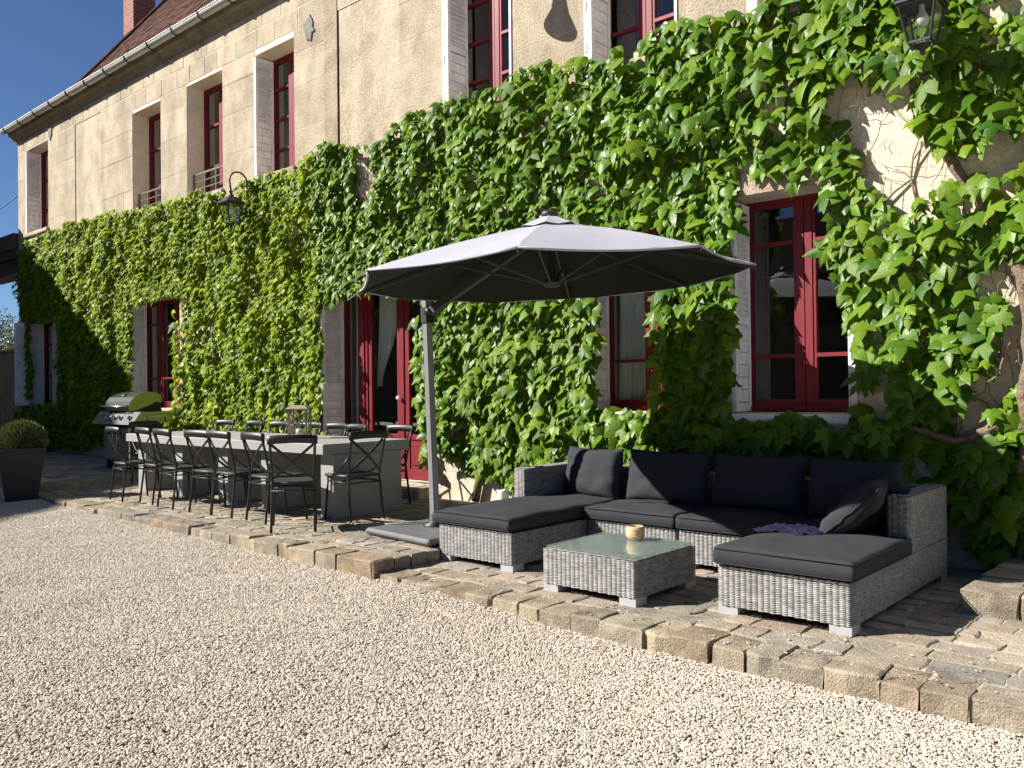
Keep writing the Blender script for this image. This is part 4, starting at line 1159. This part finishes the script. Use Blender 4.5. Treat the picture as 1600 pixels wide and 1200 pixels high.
def sofa(label, x0, x1, y0, y1, arm=None):
    t = thing('sofa_module', label, 'sofa', ((x0 + x1) / 2, (y0 + y1) / 2, SZ), group='modules of the wicker corner sofa')
    t.location = (0, 0, 0)
    wicker_box(t, x0, x1, y0, y1, SZ + .045, .200, 'base')
    bx0, bx1 = x0, x1
    if arm == 'r':
        wicker_box(t, x1 - .145, x1, 5.73, y1, .197, .572, 'armrest', 'x'); bx1 = x1 - .147
    if arm == 'l':
        wicker_box(t, x0, x0 + .145, 5.73, y1, .197, .582, 'armrest', 'x'); bx0 = x0 + .147
    wicker_box(t, bx0, bx1, y1 - .15, y1, .197, .565, 'backrest', 'y')
    feet(t, x0, x1, y0, y1)
sofa('grey wicker chaise end of the sofa beside the parasol base', -5.068, -4.256, 4.80, 6.60, 'l')
sofa('grey wicker middle seat of the sofa next to the left chaise', -4.250, -3.392, 5.72, 6.60)
sofa('grey wicker middle seat of the sofa next to the right chaise', -3.386, -2.536, 5.72, 6.60)
sofa('grey wicker chaise end of the sofa with the navy garment on it', -2.530, -1.712, 4.73, 6.60, 'r')

def slab_cushion(x0, x1, y0, y1, z0, z1, label, seed=1, cut=None):
    """box seat cushion with rounded edges, slight crown and piping"""
    nx, ny = 26, 30; V = []; F = []
    def sup(u): return math.copysign(abs(u) ** .9, u)
    rad = .035
    def prof(u, v):      # edge rounding
        du = (1 - abs(u)) * (x1 - x0) / 2; dv = (1 - abs(v)) * (y1 - y0) / 2; d = min(du, dv)
        return 0 if d > rad else (rad - math.sqrt(max(0, rad * rad - (rad - d) ** 2)))
    us = [-1 + 2 * (i / nx) for i in range(nx + 1)]; us = [math.copysign(1 - (1 - abs(u)) ** 1.25, u) for u in us]
    vs_ = [-1 + 2 * (j / ny) for j in range(ny + 1)]; vs_ = [math.copysign(1 - (1 - abs(u)) ** 1.25, u) for u in vs_]
    for side in (1, -1):
        for v in vs_:
            for u in us:
                x = (x0 + x1) / 2 + u * (x1 - x0) / 2; y = (y0 + y1) / 2 + v * (y1 - y0) / 2
                e = prof(u, v) * .8
                wr = .018 * noise.noise((x * 3.2 + seed, y * 3.2, seed)) + .006 * noise.noise((x * 9, y * 9, seed)) - .006 * max(0, noise.noise((x * 2 + y * 9, y * 2 - x * 4, seed))) + .022 * (1 - u * u) * (1 - v * v)
                z = (z1 - e + wr) if side == 1 else (z0 + e * .6)
                V.append((x, y, z))
    n = nx + 1; N = n * (ny + 1)
    for j in range(ny):
        for i in range(nx):
            a = j * n + i
            F.append((a, a + 1, a + n + 1, a + n)); F.append((N + a, N + a + n, N + a + n + 1, N + a + 1))
    rim = [i for i in range(n)] + [j * n + nx for j in range(1, ny + 1)] + [ny * n + i for i in range(nx - 1, -1, -1)] + [j * n for j in range(ny - 1, 0, -1)]
    for k in range(len(rim)):
        a, b = rim[k], rim[(k + 1) % len(rim)]; F.append((a, N + a, N + b, b))
    m = MB(); m.add(V, F, 0, True)
    t = m.build('seat_cushion', M['cushion']); tag(t, label, 'cushion', 'charcoal seat cushions')
    p = MB()
    for zz in (z1 - .014, z0 + .012):
        path = [(x, y, zz + .004 * noise.noise((x * 6, y * 6, seed))) for x, y in rrect(x0 - .002, x1 + .002, y0 - .002, y1 + .002, .03)]
        p.tube(path, .0035, 5, cap=False)
    p.build('piping', M['piping'], t)
    return t
slab_cushion(-5.105, -4.27, 4.775, 6.44, .200, .312, 'charcoal seat cushion on the chaise beside the parasol base', 1)
slab_cushion(-4.255, -3.40, 5.69, 6.44, .200, .306, 'charcoal seat cushion half in sun next to the left chaise', 2)
slab_cushion(-3.385, -2.545, 5.69, 6.44, .200, .306, 'charcoal seat cushion mostly in shade next to the right chaise', 3)
slab_cushion(-2.535, -1.69, 4.695, 5.72, .200, .314, 'charcoal seat cushion under the navy garment', 4)
slab_cushion(-2.53, -1.87, 5.725, 6.44, .200, .306, 'charcoal seat cushion in the corner against the right armrest', 5)

def pillow(w, h, T, loc, rot, label, seed=1):
    n = 22; V = []; F = []
    for side in (1, -1):
        for j in range(n + 1):
            for i in range(n + 1):
                u = -1 + 2 * i / n; v = -1 + 2 * j / n
                k = max(0, (1 - u ** 4) * (1 - v ** 4)) ** .55
                pin = 1 - .07 * (1 - abs(u) ** 2) * abs(v) ** 6; pin2 = 1 - .07 * (1 - abs(v) ** 2) * abs(u) ** 6
                zz = side * (T / 2 * k + .001) + .022 * k * noise.noise((u * 2.2 + seed, v * 2.2, side * .3 + seed)) + .011 * noise.noise((u * 5 + v * 2, v * 4, seed))
                V.append((u * w / 2 * pin2, v * h / 2 * pin, zz))
    N = (n + 1) ** 2
    for j in range(n):
        for i in range(n):
            a = j * (n + 1) + i
            F.append((a, a + 1, a + n + 2, a + n + 1)); F.append((N + a, N + a + n + 1, N + a + n + 2, N + a + 1))
    rim = [i for i in range(n + 1)] + [j * (n + 1) + n for j in range(1, n + 1)] + [n * (n + 1) + i for i in range(n - 1, -1, -1)] + [j * (n + 1) for j in range(n - 1, 0, -1)]
    for k in range(len(rim)):
        a, b = rim[k], rim[(k + 1) % len(rim)]; F.append((a, N + a, N + b, b))
    m = MB(); m.add(V, F, 0, True)
    o = m.build('back_cushion', M['cushion']); tag(o, label, 'cushion', 'charcoal back cushions')
    p = MB(); p.tube([(V[i][0] * 1.004, V[i][1] * 1.004, V[i][2] - .001) for i in rim] + [(V[rim[0]][0], V[rim[0]][1], V[rim[0]][2])], .0038, 5, cap=False); p.build('piping', M['piping'], o)
    o.location = loc; o.rotation_euler = tuple(R(a) for a in rot)
    return o
pillow(.66, .46, .20, (-4.58, 6.27, .515), (78, 0, -6), 'charcoal cushion half lit at the left end of the sofa', 1)
pillow(.80, .46, .20, (-3.84, 6.33, .515), (76, 0, 1), 'charcoal cushion in shade, second from the left along the sofa back', 2)
pillow(.80, .46, .20, (-3.02, 6.33, .515), (76, 0, -1), 'charcoal cushion in shade, third from the left along the sofa back', 3)
pillow(.68, .46, .20, (-2.26, 6.30, .515), (77, 0, 2), 'charcoal cushion in shade in the right corner of the sofa back', 4)
pillow(.56, .46, .18, (-2.02, 5.98, .47), (14, -38, 12), 'charcoal cushion leaning over the right armrest', 5)
pillow(.50, .42, .17, (-2.02, 5.62, .475), (4, -43, 8), 'charcoal cushion tilted up behind the navy garment', 6)

def garment():
    rnd = random.Random(2); n = 30; V = []; F = []
    for j in range(n + 1):
        for i in range(n + 1):
            u = -1 + 2 * i / n; v = -1 + 2 * j / n
            r = math.hypot(u, v); a = math.atan2(v, u)
            edge = .85 + .12 * math.sin(2 * a + .6) + .07 * math.sin(5 * a)
            x = u * .22 * edge; y = v * .16 * edge + .03 * math.sin(u * 4)
            h = .052 * max(0, 1 - r * r * .75) * (0.6 + .8 * abs(noise.noise((u * 2.6, v * 2.6, 1.0)))) + .03 * abs(noise.noise((u * 5, v * 5, 4.0)))
            V.append((x, y, max(.002, h)))
    for j in range(n):
        for i in range(n):
            a = j * (n + 1) + i; F.append((a, a + 1, a + n + 2, a + n + 1))
    m = MB(); m.add(V, F, 0, True); o = m.build('garment', M['navy']); o.location = (-2.33, 5.38, .326); o.rotation_euler = (0, 0, R(-20))
    md = o.modifiers.new('thick', 'SOLIDIFY'); md.thickness = .004
    tag(o, 'crumpled navy garment lying on the right chaise cushion', 'garment')
garment()

# coffee table and cup
t = thing('coffee_table', 'low square wicker coffee table with a glass top', 'table')
wicker_box(t, -3.742, -2.978, 4.52, 5.285, SZ + .045, .192, 'body', 'x')
feet(t, -3.742, -2.978, 4.52, 5.285)
m = MB(); m.cbox(-3.722, -2.998, 4.54, 5.265, .200, .206, .002); m.build('glass_top', M['tableglass'], t)
m = MB(); m.lathe([(0, 0), (.045, 0), (.058, .012), (.066, .035), (.067, .06), (.062, .085), (.058, .094), (.054, .096), (.052, .09), (.057, .06), (.055, .03), (0, .02)], (0, 0, 0), 28)
for z in (.03, .045, .06, .075):
    m.tube([(.0655 * math.cos(a), .0655 * math.sin(a), z) for a in [2 * math.pi * k / 28 for k in range(29)]], .0022, 4, cap=False)
cup = m.build('clay_pot', M['clay']); cup.location = (-3.36, 5.10, .2062); tag(cup, 'small pale clay pot standing on the glass coffee table', 'pot')

# ================================================================== parasol
def parasol():
    cx, cy, Rr, rz, ph = -4.19, 5.20, 1.56, 2.145, -1.017
    t = thing('parasol', 'large grey cantilever parasol with black underside over the sofa', 'parasol')
    apex = Vector((cx, cy, 2.575))
    V8 = []
    for k in range(8):
        a = ph + k * math.pi / 4; dx, dy = Rr * math.cos(a), Rr * math.sin(a)
        V8.append(Vector((cx + dx, cy + dy, rz + .025 * dx + .024 * dy)))
    def sheet(off, mname, name, fix=False):
        m = MB()
        for k in range(8):
            a, b = V8[k], V8[(k + 1) % 8]; n = 8; V = []; F = []
            for j in range(n + 1):
                s = .11 + .89 * j / n
                for i in range(n + 1):
                    u = i / n
                    p = apex.lerp(a.lerp(b, u), s)
                    sag = -.022 * s * math.sin(math.pi * u) + .028 * math.sin(math.pi * s) + .007 * math.sin(u * 9 + s * 7 + k) * s * math.sin(math.pi * u) + .004 * noise.noise((p.x * 3, p.y * 3, k))
                    inw = (apex - p); inw.z = 0
                    V.append((p.x + inw.x * .012 * math.sin(math.pi * u) * s, p.y + inw.y * .012 * math.sin(math.pi * u) * s, p.z + sag + off))
            for j in range(n):
                for i in range(n):
                    q = j * (n + 1) + i; F.append((q, q + n + 1, q + n + 2, q + 1))
            m.add(V, F, 0, True)
        return m.build(name, M[mname], t, fix=False)
    can = sheet(.006, 'canopy', 'canopy'); sheet(-.006, 'lining', 'lining')
    hem = MB()
    for k in range(8):
        a, b = V8[k], V8[(k + 1) % 8]; pts = []
        for i in range(9):
            u = i / 8; p = a.lerp(b, u); inw = apex - p; inw.z = 0
            pts.append((p.x + inw.x * .012 * math.sin(math.pi * u), p.y + inw.y * .012 * math.sin(math.pi * u), p.z - .022 * math.sin(math.pi * u)))
        hem.tube(pts, .009, 5)
    hem.build('hem', M['canopy'], can)
    m = MB()                                  # raised vent cap
    for k in range(8):
        a = (V8[k] - apex) * .17 + apex + Vector((0, 0, .042)); b = (V8[(k + 1) % 8] - apex) * .17 + apex + Vector((0, 0, .042)); c = apex + Vector((0, 0, .078))
        mid = (a + b) / 2 + Vector((0, 0, -.016)); m.add([a, mid, b, c], [(0, 1, 3), (1, 2, 3)], 0, True)
    m.build('vent_cap', M['canopy'], t, fix=False)
    m = MB(); m.lathe([(.06, -.02), (.07, .0), (.055, .02), (.02, .03), (0, .032)], tuple(apex + Vector((0, 0, .075))), 14); m.build('finial', M['darkalu'], t)
    hub = Vector((cx + .02, cy, 2.10))
    m = MB(); m.lathe([(0, -.02), (.06, -.02), (.075, 0), (.06, .03), (.03, .05), (.02, .4)], tuple(hub), 12); m.build('runner_hub', M['darkalu'], t)
    for k in range(8):
        m = MB(); m.bar(apex + Vector((0, 0, -.05)), V8[k] + Vector((0, 0, -.022)), .018, .022); rb = m.build('rib', M['darkalu'], t)
        m = MB(); q = apex.lerp(V8[k], .52) + Vector((0, 0, -.045)); m.bar(hub + (V8[k] - hub).normalized() * .06, q, .014, .014); m.build('strut', M['darkalu'], rb)
    foot = Vector((-5.60, 5.27, .055)); top = Vector((-5.675, 5.255, 2.18))
    m = MB(); d = (top - foot).normalized(); m.obox((foot + top) / 2, d, (0, 1, 0), d.cross(Vector((0, 1, 0))), (top - foot).length / 2, .035, .026); m.build('pole', M['alu'], t)
    br = foot.lerp(top, .895)
    m = MB(); m.obox(br, d, (0, 1, 0), d.cross(Vector((0, 1, 0))), .07, .045, .036); m.tube([br + Vector((.045, -.05, .03)), br + Vector((.045, .05, .03))], .034, 12); m.build('tilt_bracket', M['black'], t)
    m = MB(); m.tube([br + Vector((-.06, -.05, -.06)), br + Vector((-.085, -.05, -.12)), br + Vector((-.06, -.05, -.2))], .009, 6); m.build('crank', M['black'], t)
    m = MB(); m.bar(br + Vector((.04, 0, .03)), apex + Vector((-.05, 0, -.05)), .05, .07); m.build('arm', M['darkalu'], t)
    m = MB(); m.bar(br + Vector((.45, 0, .24)), br + Vector((1.0, 0, .46)), .062, .085); m.build('arm_sleeve', M['darkalu'], t)
    for k, ln in ((6, .2), (7, .14)):
        m = MB(); p = V8[k]; m.bar(p, p + Vector((-.10, -.05, -.07)), .022, .003); m.build('strap', M['canopy'], t)
    # weighted base
    m = MB(); ang = R(-6); c = Vector((-5.52, 5.16, 0)); ax = Vector((math.cos(ang), math.sin(ang), 0)); ay = Vector((-math.sin(ang), math.cos(ang), 0))
    q = MB(); q.cbox(-.47, .47, -.40, .40, .008, .066, .022)
    m.add([c + ax * x + ay * y + Vector((0, 0, z)) for x, y, z in q.v], q.f); m.build('base_slab', M['slab'], t)
    m = MB(); m.lathe([(.11, .066), (.11, .085), (.06, .1), (.055, .17), (0, .17)], (-5.60, 5.27, 0), 14); m.build('pole_socket', M['black'], t)
parasol()

# ================================================================== dining table
t = thing('dining_table', 'long grey concrete dining table on thick slab legs', 'table')
m = MB(); m.cbox(-11.40, -7.03, 5.10, 6.24, .645, .752, .008); m.build('tabletop', M['concrete'], t)
for x in (-7.24, -8.34, -9.25, -10.32, -11.3):
    m = MB(); m.cbox(x, x + .215, 5.22, 6.12, -.004, .642, .006); m.build('leg', M['concrete'], t)

# ================================================================== chairs
def make_chair():
    t = thing('bistro_chair', '', 'chair')
    def upr(s, z):
        if z <= .45: f = z / .45; return Vector((s * (.195 - .012 * f), -.245 + .055 * f, z))
        f = (z - .45) / .41; return Vector((s * (.183 + .017 * f), -.19 - .075 * f - .02 * f * f, z))
    for s in (-1, 1):
        m = MB(); m.tube([upr(s, z) for z in (0, .15, .3, .45, .55, .65, .75, .84)], [.0125] * 8, 8); m.build('leg', M['chair'], t)
        m = MB(); m.tube([(s * .20, .205, 0), (s * .192, .185, .2), (s * .185, .172, .43)], .0125, 8); m.build('leg', M['chair'], t)
        m = MB(); m.tube([upr(s, .63) + Vector((s * .012, 0, 0)), (s * .212, -.15, .56), (s * .222, -.06, .49), (s * .216, .03, .455), (s * .20, .09, .435)], .008, 6); m.build('brace', M['chair'], t)
    # seat
    P = [(-.20, .20), (-.12, .222), (0, .228), (.12, .222), (.20, .20), (.212, .10), (.195, -.12), (.17, -.195), (0, -.21), (-.17, -.195), (-.195, -.12), (-.212, .10)]
    m = MB(); n = len(P)
    rings = [(1, .428), (1.02, .438), (1.0, .453), (.9, .458), (.5, .448)]
    V = [(x * s, y * s, z) for s, z in rings for x, y in P] + [(0, 0, .445), (0, 0, .428)]; F = []
    for r in range(len(rings) - 1):
        for k in range(n): F.append((r * n + k, r * n + (k + 1) % n, (r + 1) * n + (k + 1) % n, (r + 1) * n + k))
    for k in range(n): F.append(((len(rings) - 1) * n + k, (len(rings) - 1) * n + (k + 1) % n, len(rings) * n)); F.append(((k + 1) % n, k, len(rings) * n + 1))
    m.add(V, F, 0, True); m.build('seat', M['chairseat'], t)
    # curved top rail
    m = MB(); V = []; F = []; n = 14
    for i in range(n + 1):
        u = -1 + 2 * i / n; x = u * .222; y = -.272 - .030 * (1 - u * u) + .0; c = .006 * (1 - abs(u) ** 6)
        zt = .888 - .012 * abs(u) ** 4; zb = .802 + .012 * (1 - u * u)
        for yy, zz in ((-.013, zb), (.009, zb), (.013, (zt + zb) / 2), (.008, zt), (-.014, zt), (-.016, (zt + zb) / 2)): V.append((x, y + yy, zz))
    for i in range(n):
        for k in range(6): F.append((i * 6 + k, i * 6 + (k + 1) % 6, i * 6 + 6 + (k + 1) % 6, i * 6 + 6 + k))
    F += [tuple(range(6)), tuple(reversed(range(n * 6, n * 6 + 6)))]
    m.add(V, F, 0, True); m.build('back_rail', M['chair'], t)
    # crossed straps
    for s in (-1, 1):
        pts = []
        for i in range(9):
            f = i / 8; x = s * (-.188 + .376 * f); z = .80 - .32 * f; y = -.19 - .075 * ((z - .45) / .41) - .035 * math.sin(math.pi * f) - .004 * s; pts.append(Vector((x, y, z)))
        m = MB()
        for a, b in zip(pts, pts[1:]): m.bar(a, b + (b - a) * .08, .007, .024, up=(0, 1, 0)) if False else m.obox((a + b) / 2, (b - a).normalized(), Vector((0, 1, 0)), (b - a).normalized().cross(Vector((0, 1, 0))), (b - a).length * .56, .0035, .0125)
        m.build('cross_strap', M['chair'], t)
    m = MB(); m.tube([(-.19, -.215, .375), (-.19, .175, .38), (.19, .175, .38), (.19, -.215, .375), (-.19, -.215, .375)], .0075, 6); m.tube([(-.19, -.03, .38), (0, -.05, .40), (.19, -.03, .38)], .007, 6); m.build('stretcher', M['chair'], t)
    return t
CH = [  # back-leg midpoint x, y, facing angle (0 = towards +y), label
    (-10.33, 4.50, -4, 'black cross-back chair at the near side of the table, farthest from the parasol'),
    (-9.77, 4.60, -5, 'second black cross-back chair from the far end along the near side of the table'),
    (-9.17, 4.53, -3, 'third black cross-back chair from the far end along the near side of the table'),
    (-8.46, 4.56, 5, 'fourth black cross-back chair from the far end along the near side of the table'),
    (-8.075, 4.585, 1, 'fifth black cross-back chair from the far end along the near side of the table'),
    (-7.45, 4.60, -4, 'sixth black cross-back chair from the far end, beside the angled chair'),
    (-6.632, 4.478, 54, 'black cross-back chair turned at an angle at the front corner of the table'),
    (-6.655, 5.35, 86, 'black cross-back chair at the head of the table with its back to the parasol'),
    (-7.46, 6.45, 181, 'black cross-back chair in front of the red door, nearest the parasol'),
    (-8.14, 6.36, 172, 'second black cross-back chair from the parasol on the wall side of the table'),
    (-8.66, 6.46, 178, 'third black cross-back chair from the parasol on the wall side of the table'),
    (-9.23, 6.48, 184, 'fourth chair from the parasol on the wall side, seen behind the lantern'),
    (-9.93, 6.46, 180, 'fifth black cross-back chair from the parasol on the wall side of the table'),
    (-10.56, 6.48, 177, 'sixth black cross-back chair from the parasol on the wall side of the table'),
    (-11.30, 6.46, 183, 'seventh black cross-back chair from the parasol on the wall side of the table'),
    (-12.02, 5.65, -88, 'black cross-back chair at the far head of the table beside the barbecue')]
c0 = make_chair()
for i, (x, y, a, lab) in enumerate(CH):
    o = c0 if i == 0 else copy_tree(c0)
    o['label'] = lab; o['group'] = 'black cross-back chairs round the dining table'
    an = R(a); f = Vector((-math.sin(an), math.cos(an), 0))
    o.location = Vector((x, y, .004)) + f * .245
    o.rotation_euler = (0, 0, an)

# ================================================================== things on the table
t = thing('candle_lantern', 'weathered wooden candle lantern with crossed sides on the dining table', 'lantern', (-8.24, 5.66, .753), R(40)); t.scale = (.8, .8, .95)
h = .125
m = MB()
for i in (-1, 1):
    for j in (-1, 1): m.box(i * h - .011, i * h + .011, j * h - .011, j * h + .011, 0, .35)
m.box(-h - .02, h + .02, -h - .02, h + .02, 0, .018); m.box(-h - .005, h + .005, -h - .005, h + .005, .335, .355)
m.build('frame', M['oldwood'], t)
m = MB(); m.add([(-.165, -.165, .356), (.165, -.165, .356), (.165, .165, .356), (-.165, .165, .356), (-.09, -.09, .395), (.09, -.09, .395), (.09, .09, .395), (-.09, .09, .395)], [(0, 3, 2, 1), (0, 1, 5, 4), (1, 2, 6, 5), (2, 3, 7, 6), (3, 0, 4, 7), (4, 5, 6, 7)]); m.box(-.165, .165, -.165, .165, .35, .3555); m.build('roof', M['oldwood'], t)
for sx, sy, nx, ny in ((0, -1, 1, 0), (0, 1, 1, 0), (1, 0, 0, 1), (-1, 0, 0, 1)):
    m = MB(); a = Vector((sx * h - nx * h, sy * h - ny * h, .02)); b = Vector((sx * h + nx * h, sy * h + ny * h, .335)); c = Vector((a.x, a.y, .335)); d = Vector((b.x, b.y, .02))
    m.bar(a, b, .012, .012, up=(sx, sy, 0)); m.bar(c, d, .012, .010, up=(sx, sy, 0)); m.build('cross', M['oldwood'], t)
    m = MB(); k = .93; m.add([(a.x * k, a.y * k, .02), (d.x * k, d.y * k, .02), (b.x * k, b.y * k, .334), (c.x * k, c.y * k, .334)], [(0, 1, 2, 3)]); m.build('pane', M['glass'], t, fix=False)
m = MB(); m.lathe([(0, .019), (.055, .019), (.055, .105), (.05, .112), (0, .10)], n=18); m.build('candle', M['candle'], t)
m = MB(); m.lathe([(0, 0), (.07, 0), (.085, .01), (.09, .06), (.086, .062), (.08, .015), (0, .012)], n=22); o = m.build('metal_bowl', M['inox']); o.location = (-10.22, 5.48, .753)
tag(o, 'small round metal ashtray bowl on the far half of the dining table', 'bowl')

# ================================================================== barbecue
def barbecue():
    t = thing('barbecue', 'stainless steel gas barbecue with closed lid and five knobs', 'barbecue', (-13.52, 6.16, .10))
    # local: x along the front, y back, front at y=-.28
    m = MB(); m.box(-.44, .44, -.24, .28, .12, .68); m.build('cabinet', M['black'], t)
    for s in (-1, 0, 1)[::2]:
        m = MB(); x = s * .222; m.cbox(x - .212, x + .212, -.262, -.241, .15, .66, .004); d = m.build('cabinet_door', M['inox'], t)
        k = MB(); k.tube([(x - s * .15, -.262, .38), (x - s * .15, -.29, .38), (x - s * .15, -.29, .58), (x - s * .15, -.262, .58)], .008, 6); k.build('handle', M['inox'], d)
    m = MB(); m.prism([(-.33, .715), (-.20, .905), (.30, .905), (.30, .735), (-.20, .715)], 'x', -.72, .72); m.build('shelf_body', M['inox_side'], t)
    m = MB(); m.add([(-.722, -.336, .712), (.722, -.336, .712), (.722, -.206, .907), (-.722, -.206, .907)], [(0, 1, 2, 3)]); 
    m2 = MB(); m2.prism([(-.345, .712), (-.33, .705), (-.20, .895), (-.215, .902)], 'x', -.724, .724); m2.build('control_panel', M['inox'], t)
    for k, x in enumerate((-.30, -.12, .06, .24, .55)):
        q = MB(); q.lathe([(.040, 0), (.040, .008), (.028, .012), (.026, .04), (.0, .042)], n=16); kn = q.build('knob', M['inox'], t)
        kn.location = (x, -.284, .803); kn.rotation_euler = (R(90 - 34), 0, 0)
        g = MB(); g.box(-.006, .006, -.026, .026, .04, .052); g.build('grip', M['black'], kn)
    # lid: curved profile, black cheek below at the rear
    prof = [(-.25, .912), (-.262, .98), (-.235, 1.06), (-.17, 1.13), (-.07, 1.185), (.05, 1.215), (.17, 1.205), (.25, 1.165), (.275, 1.10), (.25, 1.04), (.17, 1.06), (.10, 1.02), (.02, .985), (-.10, .94), (-.20, .912)]
    m = MB(); m.prism(prof, 'x', -.43, .43, smooth=False); lid = m.build('lid', M['inox_side'], t)
    m = MB(); m.box(-.425, .425, -.19, .265, .907, .94); m.prism([(-.12, .94), (.02, .985), (.10, 1.02), (.17, 1.055), (.25, 1.04), (.262, .94)], 'x', -.42, .42); m.build('firebox', M['black'], t)
    m = MB(); m.tube([(-.40, -.26, 1.0), (-.40, -.325, .985), (.40, -.325, .985), (.40, -.26, 1.0)], .014, 8); m.build('handle', M['inox'], lid)
    m = MB(); m.lathe([(.042, 0), (.042, .012), (.03, .018), (0, .018)], n=16); g = m.build('thermometer', M['black'], lid); g.location = (0, -.135, 1.155); g.rotation_euler = (R(45), 0, 0)
    m = MB(); m.tube([(.726, -.10, .74), (.75, -.10, .84), (.75, .18, .84), (.726, .18, .74)], .008, 6); m.build('side_rail', M['inox'], t)
    for x in (-.4, .4):
        for y in (-.2, .24):
            m = MB(); m.tube([(x - .02, y, .055), (x + .02, y, .055)], .052, 14); m.box(x - .012, x + .012, y - .012, y + .012, .055, .12); m.build('wheel', M['black'], t)
barbecue()

# ================================================================== planter, pot, far tree
def blades(mb, rnd, c, r, h, n, w, L, mi=0):
    for _ in range(n):
        a = rnd.uniform(0, 6.283); q = math.sqrt(rnd.random()); el = rnd.uniform(0, 1)
        u = Vector((math.cos(a) * q, math.sin(a) * q, math.sqrt(max(0, 1 - q * q))))
        p = Vector(c) + Vector((u.x * r, u.y * r, u.z * h)) * rnd.uniform(.72, 1.0)
        d = (Vector((u.x, u.y, u.z * .7 + .55)) + Vector((rnd.gauss(0, .25), rnd.gauss(0, .25), rnd.gauss(0, .2)))).normalized()
        s = d.cross(Vector((rnd.gauss(0, 1), rnd.gauss(0, 1), rnd.gauss(0, 1)))).normalized() * w
        l = L * rnd.uniform(.6, 1.3)
        mb.add([p - s * .6, p + s * .6, p + d * l * .6 + s, p + d * l, p + d * l * .6 - s], [(0, 1, 2, 3, 4)], mi)
t = thing('planter', 'tall square tapered black planter with a clipped bush at the left edge', 'planter', (-11.76, 3.95, -.052), R(-20)); t.scale = (.80, .80, .96)
m = MB()
def sq(s, z): return [(-s, -s, z), (s, -s, z), (s, s, z), (-s, s, z)]
m.add(sq(.215, 0) + sq(.33, .66) + sq(.345, .665) + sq(.345, .70) + sq(.305, .70) + sq(.295, .62), [(0, 3, 2, 1)] + [(r * 4 + k, r * 4 + (k + 1) % 4, r * 4 + 4 + (k + 1) % 4, r * 4 + 4 + k) for r in range(5) for k in range(4)])
m.build('pot', M['planter'], t)
m = MB(); m.add(sq(.296, .63), [(0, 1, 2, 3)]); m.build('soil', M['soil'], t, fix=False)
rb = random.Random(8)
m = MB()
for k in range(24):
    a = rb.uniform(0, 6.28); m.tube([(.05 * math.cos(a), .05 * math.sin(a), .62), (.16 * math.cos(a), .16 * math.sin(a), .78), (.26 * math.cos(a), .26 * math.sin(a), .9)], [.008, .006, .003], 5)
m.build('stems', M['twig'], t)
m = MB(); blades(m, rb, (0, 0, .68), .36, .33, 6500, .0042, .075); blades(m, rb, (0, 0, .66), .30, .26, 2200, .005, .07); tag(m.build('crown', M['lavender'], t, fix=False), kind='stuff')

m = MB(); m.lathe([(0, 0), (.05, 0), (.062, .02), (.066, .11), (.068, .125), (.06, .125), (.058, .03), (0, .02)], n=18); o = m.build('white_pot', M['pot']); o.location = (-6.20, 6.84, .004); o.scale = (1, 1, 1.55)
tag(o, 'small white pot on the ground beside the left sofa armrest', 'pot')

def far_tree(x, y, h, r, label, seed):
    rnd = random.Random(seed)
    t = thing('olive_tree', label, 'tree', (x, y, -.3))
    m = MB(); m.tube([(0, 0, 0), (.05, .02, h * .3), (0, .1, h * .55), (.1, .1, h * .8)], [.16, .13, .09, .04], 8)
    for k in range(7):
        a = k * .9; m.tube([(0, .05, h * .45), (r * .4 * math.cos(a), r * .4 * math.sin(a), h * .6), (r * .8 * math.cos(a), r * .8 * math.sin(a), h * .75)], [.06, .04, .015], 6)
    m.build('trunk', M['bark'], t)
    m = MB()
    for k in range(46):
        a = rnd.uniform(0, 6.28); q = r * math.sqrt(rnd.random()); c = Vector((q * math.cos(a), q * math.sin(a), h * .68 + rnd.gauss(0, .13) * h))
        for _ in range(120):
            p = c + Vector((rnd.gauss(0, .28), rnd.gauss(0, .28), rnd.gauss(0, .24))); d = Vector((rnd.gauss(0, 1), rnd.gauss(0, 1), rnd.gauss(.2, 1))).normalized(); s = d.cross(Vector((rnd.gauss(0, 1), rnd.gauss(0, 1), 1))).normalized() * .03
            m.add([p, p + d * .06 + s, p + d * .14, p + d * .06 - s], [(0, 1, 2, 3)])
    m.build('crown', M['olive_leaf'], t, fix=False)
far_tree(-36.0, 12.6, 4.9, 1.9, 'small grey-green tree behind the sunlit wall at the left edge', 3)
far_tree(-40.5, 14.0, 5.1, 2.0, 'second grey-green tree farther along behind the sunlit wall', 6)

# ------------------------------------------------------------------ loose pebbles and fallen leaves on the paving
def litter():
    rnd = random.Random(77); mb = MB()
    for _ in range(420):
        if rnd.random() < .55: x, y, z = rnd.uniform(-4.9, .4), 4.16 + abs(rnd.gauss(0, .35)), -.092
        else: x, y, z = rnd.uniform(-11.5, -5.1), 4.12 + abs(rnd.gauss(0, .4)), .008
        if z < 0 and y > 4.5 and -3.8 < x < -2.9: continue
        r = rnd.uniform(.005, .012); a = rnd.uniform(0, 3.1)
        vs = [(x, y, z + r * .7), (x, y, z - .004)] + [(x + r * math.cos(a + k * 1.256) * rnd.uniform(.7, 1.2), y + r * math.sin(a + k * 1.256) * rnd.uniform(.7, 1.2), z + rnd.uniform(0, r * .4)) for k in range(5)]
        mb.add(vs, [(0, 2 + k, 2 + (k + 1) % 5) for k in range(5)] + [(1, 2 + (k + 1) % 5, 2 + k) for k in range(5)])
    tag(mb.build('loose_pebbles', M['pebble']), 'loose pale pebbles strayed onto the paving stones', 'pebbles', kind='stuff')
litter()
